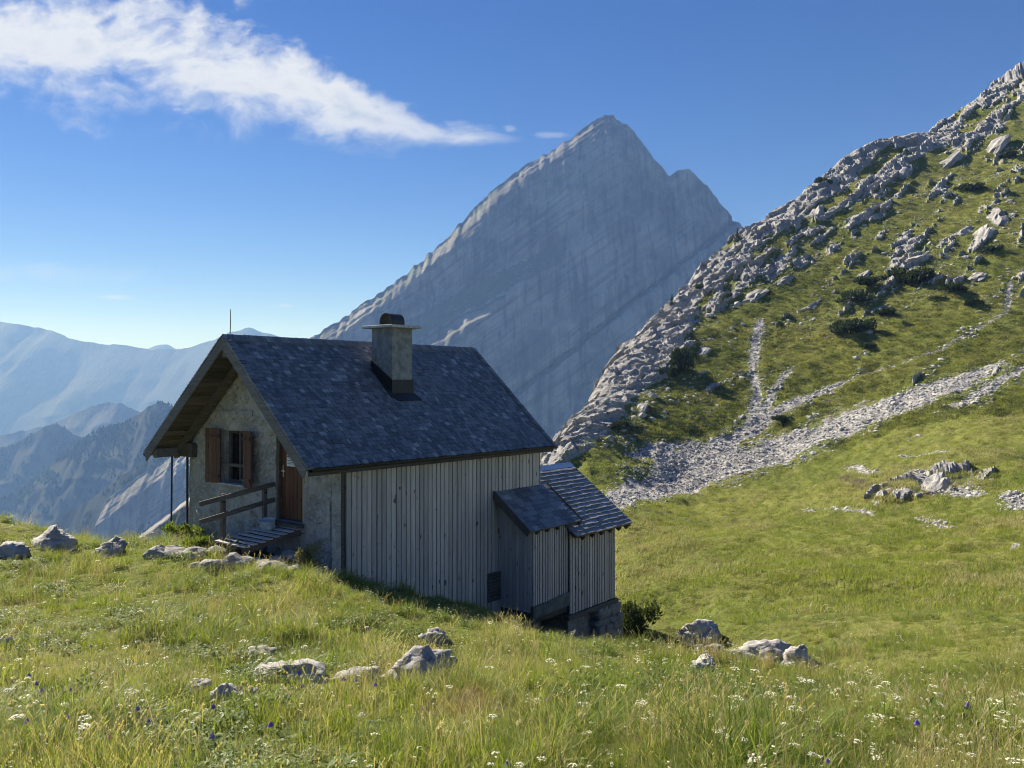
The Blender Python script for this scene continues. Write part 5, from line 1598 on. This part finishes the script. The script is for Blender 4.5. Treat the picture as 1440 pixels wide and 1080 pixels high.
PM = [shrub_mesh('foliage', rsb, 2200, 1, 1, .62, .13, 'pine_needle', .8) for _ in range(4)]
STEM = MB()
for k in range(5):
    a = k * 1.26; STEM.tube([(0, 0, -.1), (.25 * math.cos(a), .25 * math.sin(a), .12), (.6 * math.cos(a), .6 * math.sin(a), .34)], [.05, .04, .015], 5)
STEMM = STEM.mesh('stem'); STEMM.materials.append(MATS['dark_wood'])
PINES = [(1285, 385, 74, 26, 'largest dark mountain pine shrub on the upper right slope'), (1222, 394, 44, 16, 'mountain pine shrub just left of the largest one'), (1205, 415, 60, 22, 'wide mountain pine shrub in the middle of the cluster on the slope'), (1195, 458, 56, 24, 'mountain pine shrub below the cluster, beside a white rock rib'),
         (1245, 440, 40, 14, 'small pine shrub right of the white rock rib'), (1340, 406, 44, 13, 'flat pine shrub right of the largest one'), (1372, 425, 26, 12, 'little round pine shrub at the right of the slope'),
         (962, 506, 34, 40, 'dark green shrub in the cleft of the pale cliff'), (945, 520, 26, 20, 'lower shrub in the cleft of the pale cliff'), (870, 598, 38, 16, 'shrub at the foot of the pale cliff beside the meadow'), (1368, 262, 36, 12, 'dark shrub high on the slope below the skyline ribs'),
         (1160, 255, 26, 12, 'small shrub close to the hillside skyline'), (1390, 350, 30, 12, 'shrub beside the rock rib at the right edge'), (1420, 218, 24, 10, 'shrub among the upper right rock ribs'), (1215, 485, 26, 10, 'low shrub under the footpath bend'),
         (1008, 348, 20, 14, 'shrub on the left edge of the hillside crest'), (985, 402, 22, 10, 'shrub on the pale crest above the cliff'), (1100, 590, 30, 10, 'dark shrub between two scree tongues')]
for px_, py_, wp, hp, lab in PINES:
    x, y = cast(px_, py_ + hp * .45, 40)
    r_ = empty('pine_shrub', (x, y, gz(x, y)), rsb.uniform(0, 6), lab, 'shrub', 'pine shrubs on the slope')
    s = wp / FPX * y / 1.75
    for nm, me in (('foliage', rsb.choice(PM)), ('stem', STEMM)):
        o = bpy.data.objects.new(nm, me); COL.objects.link(o); o.parent = r_
    r_.scale = (s, s * .8, hp / FPX * y / .8)
# dark bush at the annex footing and pale bush by the ramp
def bush(name, x, y, a, b, c, mt, n, s, label, cat='shrub'):
    r_ = empty(name, (x, y, gz(x, y)), 0, label, cat)
    me = shrub_mesh('foliage', rsb, n, a, b, c, s, mt); link('foliage', me, None, r_)
    o = bpy.data.objects.new('stem', STEMM); COL.objects.link(o); o.parent = r_; o.scale = (a * .9, b * .9, c)
    return r_
q = hxy(9.9, -1.0)
bush('leafy_bush', q[0] + .25, q[1] + .4, .85, .7, 1.0, 'bush_leaf', 2600, .10, 'dark leafy bush beside the stone footing of the annex')
q = hxy(-.95, -.55)
bush('dry_bush', q[0], q[1], .36, .32, .55, 'pale_bush', 1600, .045, 'pale dry bush in front of the hut corner by the ramp')
q = hxy(-.55, 4.75)
bush('nettle_clump', q[0], q[1], .45, .35, .42, 'herb_leaf', 1200, .06, 'bright green herb clump at the left foot of the gable', 'plant')
q = hxy(-1.3, 2.75)
bush('weed_clump', q[0], q[1], .32, .25, .26, 'herb_leaf', 800, .05, 'small green weeds left of the ramp end', 'plant')
# small conifers on the crest
def conifer_mesh(r, n):
    V = []; F = []
    for _ in range(n):
        t_ = r.random() ** .8; a = r.uniform(0, 6.283); rad = .27 * (1 - t_) * r.uniform(.4, 1.1)
        p_ = Vector((rad * math.cos(a), rad * math.sin(a), t_ * .95 + .05)); d = Vector((math.cos(a), math.sin(a), -.25)).normalized(); e = d.cross(Vector((0, 0, 1))).normalized() * .03
        k = len(V); l = .10 * (1.15 - t_)
        V += [tuple(p_ - e - d * l * .3), tuple(p_ + e - d * l * .3), tuple(p_ + d * l)]; F.append((k, k + 1, k + 2))
    me = bpy.data.meshes.new('crown'); me.from_pydata(V, [], F); me.update(); me.materials.append(MATS['pine_needle'])
    return me
CM = [conifer_mesh(rsb, 700) for _ in range(2)]
TRK = MB().tube([(0, 0, -.1), (0, 0, .5), (0, 0, .98)], [.035, .02, .004], 6).mesh('trunk'); TRK.materials.append(MATS['dark_wood'])
for px_, py_, hp, lab in [(945, 424, 22, 'lone small conifer on the rock edge, dark against the far mountain'), (1037, 330, 16, 'small conifer on the skyline where hillside meets the mountain'), (956, 418, 12, 'tiny conifer right of the lone conifer on the rock edge'), (868, 470, 10, 'tiny conifer on the cliff top lower down')]:
    j = int(np.argmin(np.abs(np.array([c[0] for c in CREST]) - px_)))
    y = np.interp(px_, [c[0] for c in CREST], [c[2] for c in CREST]) - 1.5
    x = (px_ - 720) / FPX * y
    r_ = empty('conifer', (x, y, gz(x, y) + .2), 0, lab, 'tree', 'small conifers on the crest')
    for nm, me in (('crown', rsb.choice(CM)), ('trunk', TRK)):
        o = bpy.data.objects.new(nm, me); COL.objects.link(o); o.parent = r_
    s = hp / FPX * y; r_.scale = (s, s, s)
# rock outcrops that stand out on the slope, lying along the bedding
RM = []
for k in range(9):
    me = rock_mesh('outcrop', 1200 + k, 3, .55, .42, .34, 2.2); me.materials.append(MATS['hill_stone']); RM.append(me)
BED = math.atan2(.666, .746)
def outcrop(x, y, s, el, label, group, lift=.1):
    o = bpy.data.objects.new('rock_outcrop', rsb.choice(RM)); COL.objects.link(o)
    o.location = (x, y, gz(x, y) + s * lift); o.scale = (s * el, s * .75, s * .95)
    o.rotation_euler = (R(rsb.uniform(-12, 12)), R(-32 + rsb.uniform(-12, 12)), BED + rsb.uniform(-.25, .25))
    return tag(o, label, 'rock', group)
big = [(1330, 225, 60, 1.9, 'long white rock rib below the upper right skyline'), (1398, 205, 70, 2.0, 'highest long white rock rib at the right picture edge'), (1268, 235, 56, 1.8, 'white rib left of the upper right skyline ribs'), (1148, 300, 56, 1.7, 'blocky pale outcrop close under the hillside skyline'),
       (1215, 300, 40, 1.3, 'rounded outcrop in the middle of the upper slope'), (1400, 300, 66, 1.9, 'slanting pale rib halfway up at the right edge'), (1290, 362, 40, 1.1, 'white boulder directly above the largest pine shrub'), (1062, 410, 46, 1.6, 'grey outcrop left on the slope above the vertical scree'),
       (1235, 430, 52, 2.2, 'thin white rock rib between the pine shrubs'), (1140, 425, 52, 2.2, 'narrow rock rib left of the pine shrubs'), (1375, 385, 26, 1.0, 'small white boulder right of the pine shrubs'), (1380, 330, 60, 1.7, 'broken rock rib at the right above the pine shrubs'),
       (1358, 320, 34, 1.4, 'short pale rib left of the broken rock rib'), (985, 492, 40, 1.8, 'rock rib right of the cliff cleft shrub'), (900, 575, 40, 1.9, 'lowest rock rib where cliff and meadow meet'), (1000, 540, 30, 1.6, 'low white rib on the turf right of the cliff'), (1316, 676, 34, .9, 'dark broken rock at the hollow on the lower right slope'),
       (1430, 760, 16, .8, 'white stone at the right picture edge on the meadow'), (1395, 672, 8, .8, 'tiny white stone on the turf right of the hollow'), (1215, 380, 24, 1.2, 'pale stone left of the largest pine shrub')]
for px_, py_, wp, el, lab in big:
    x, y = cast(px_, py_ + 5, 30)
    outcrop(x, y, wp * .88 / FPX * y / (1.7 * el), el * 1.2, lab, None, -.2)
pool = np.argwhere((HR > -.14) & (HR < .10) & (np.hypot(HX, HY_) > 96) & (np.hypot(HX, HY_) < 250) & (HS < .2))
pine_xy = np.array([cast(p_[0], p_[1], 40) for p_ in PINES[:4]]).mean(0)
for i in g.choice(len(pool), 150, replace=False):
    a, b = pool[i]; x_, y_ = float(HX[a, b]), float(HY_[a, b])
    s = min(.28 + float(g.exponential(.26)), 1.5)
    px_ = 720 + FPX * x_ / y_
    if float(crest_dist(np.array([x_]), np.array([y_]))[0]) < 9: wh = 'among the rocks of the hillside crest'
    elif float(band(np.array([x_]), np.array([y_]), SCREE)[0]) > -1.2: wh = 'beside a scree tongue on the hillside'
    elif np.hypot(*(np.array([x_, y_]) - pine_xy)) < 16: wh = 'close to the cluster of pine shrubs'
    elif y_ > pine_xy[1]: wh = 'in the turf above the pine shrubs' if px_ > 1150 else 'in the turf left of the pine shrubs'
    else: wh = 'in the turf below the pine shrubs'
    outcrop(x_, y_, s, g.uniform(1.0, 1.9), ('large' if s > .75 else 'middling' if s > .45 else 'small') + ' white limestone block ' + wh, 'limestone blocks on the hillside', -.12)
# forest on the ridges across the valley
V = []; F = []
rf = np.random.default_rng(12)
for nm, cnt, hmin, hmax, hi in (('wooded_ridge', 3400, 6, 12, 230), ('wooded_shoulder', 2800, 7, 14, 260), ('rocky_spur', 900, 4, 8, 150)):
    a, y0, zb, kf, amp, sc_k, sd_ = RID[nm]
    pxs = rf.uniform(a[0, 0], min(a[-1, 0], 330), cnt); h = rf.exponential(hi * .4, cnt).clip(0, hi)
    x = (pxs - 720) / FPX * y0; zc = (HY - np.interp(pxs, a[:, 0], a[:, 1])) / FPX * y0; z = zc - h
    yv = y0 - simple_fwd(kf, amp, sc_k, sd_)(x, z, h)
    keepf = fbm(x / 45, z / 30, x * 0, 3, sd_ + 50) > -.12
    for x_, y_, z_ in zip(x[keepf], yv[keepf], z[keepf]):
        t_ = rf.uniform(hmin, hmax); r_ = t_ * rf.uniform(.3, .48); b = len(V); ph = rf.uniform(0, 6)
        for k in range(5): V.append((x_ + r_ * math.cos(ph + k * 1.2566), y_ + r_ * math.sin(ph + k * 1.2566), z_ - 2 + t_ * .1))
        V.append((x_ + rf.normal(0, r_ * .12), y_, z_ - 2 + t_))
        F += [(b + k, b + (k + 1) % 5, b + 5) for k in range(5)]
me = np_mesh('forest', np.array(V), np.array(F), False)
tag(link('forest', me, 'far_tree'), 'distant conifer forest on the ridges left of the hut', 'forest', kind='stuff')

# ================================================================== haze
m = bpy.data.materials.new('haze_air'); m.use_nodes = True
t = NT(m.node_tree); t.n.clear()
pv = t.node('ShaderNodeVolumePrincipled')
pv.inputs['Color'].default_value = (.24, .46, 1.0, 1)
pv.inputs['Absorption Color'].default_value = (1, 1, 1, 1)
pv.inputs['Density'].default_value = 1.65e-4
pv.inputs['Anisotropy'].default_value = .1
o_ = t.node('ShaderNodeOutputMaterial'); t.l.new(pv.outputs[0], o_.inputs['Volume'])
MATS['haze_air'] = m
hz = MB().box(-9000, 9000, -400, 9500, -520, 660).build('haze', 'haze_air')
tag(hz, 'thin blue haze filling the air of the valley', 'haze', kind='stuff')
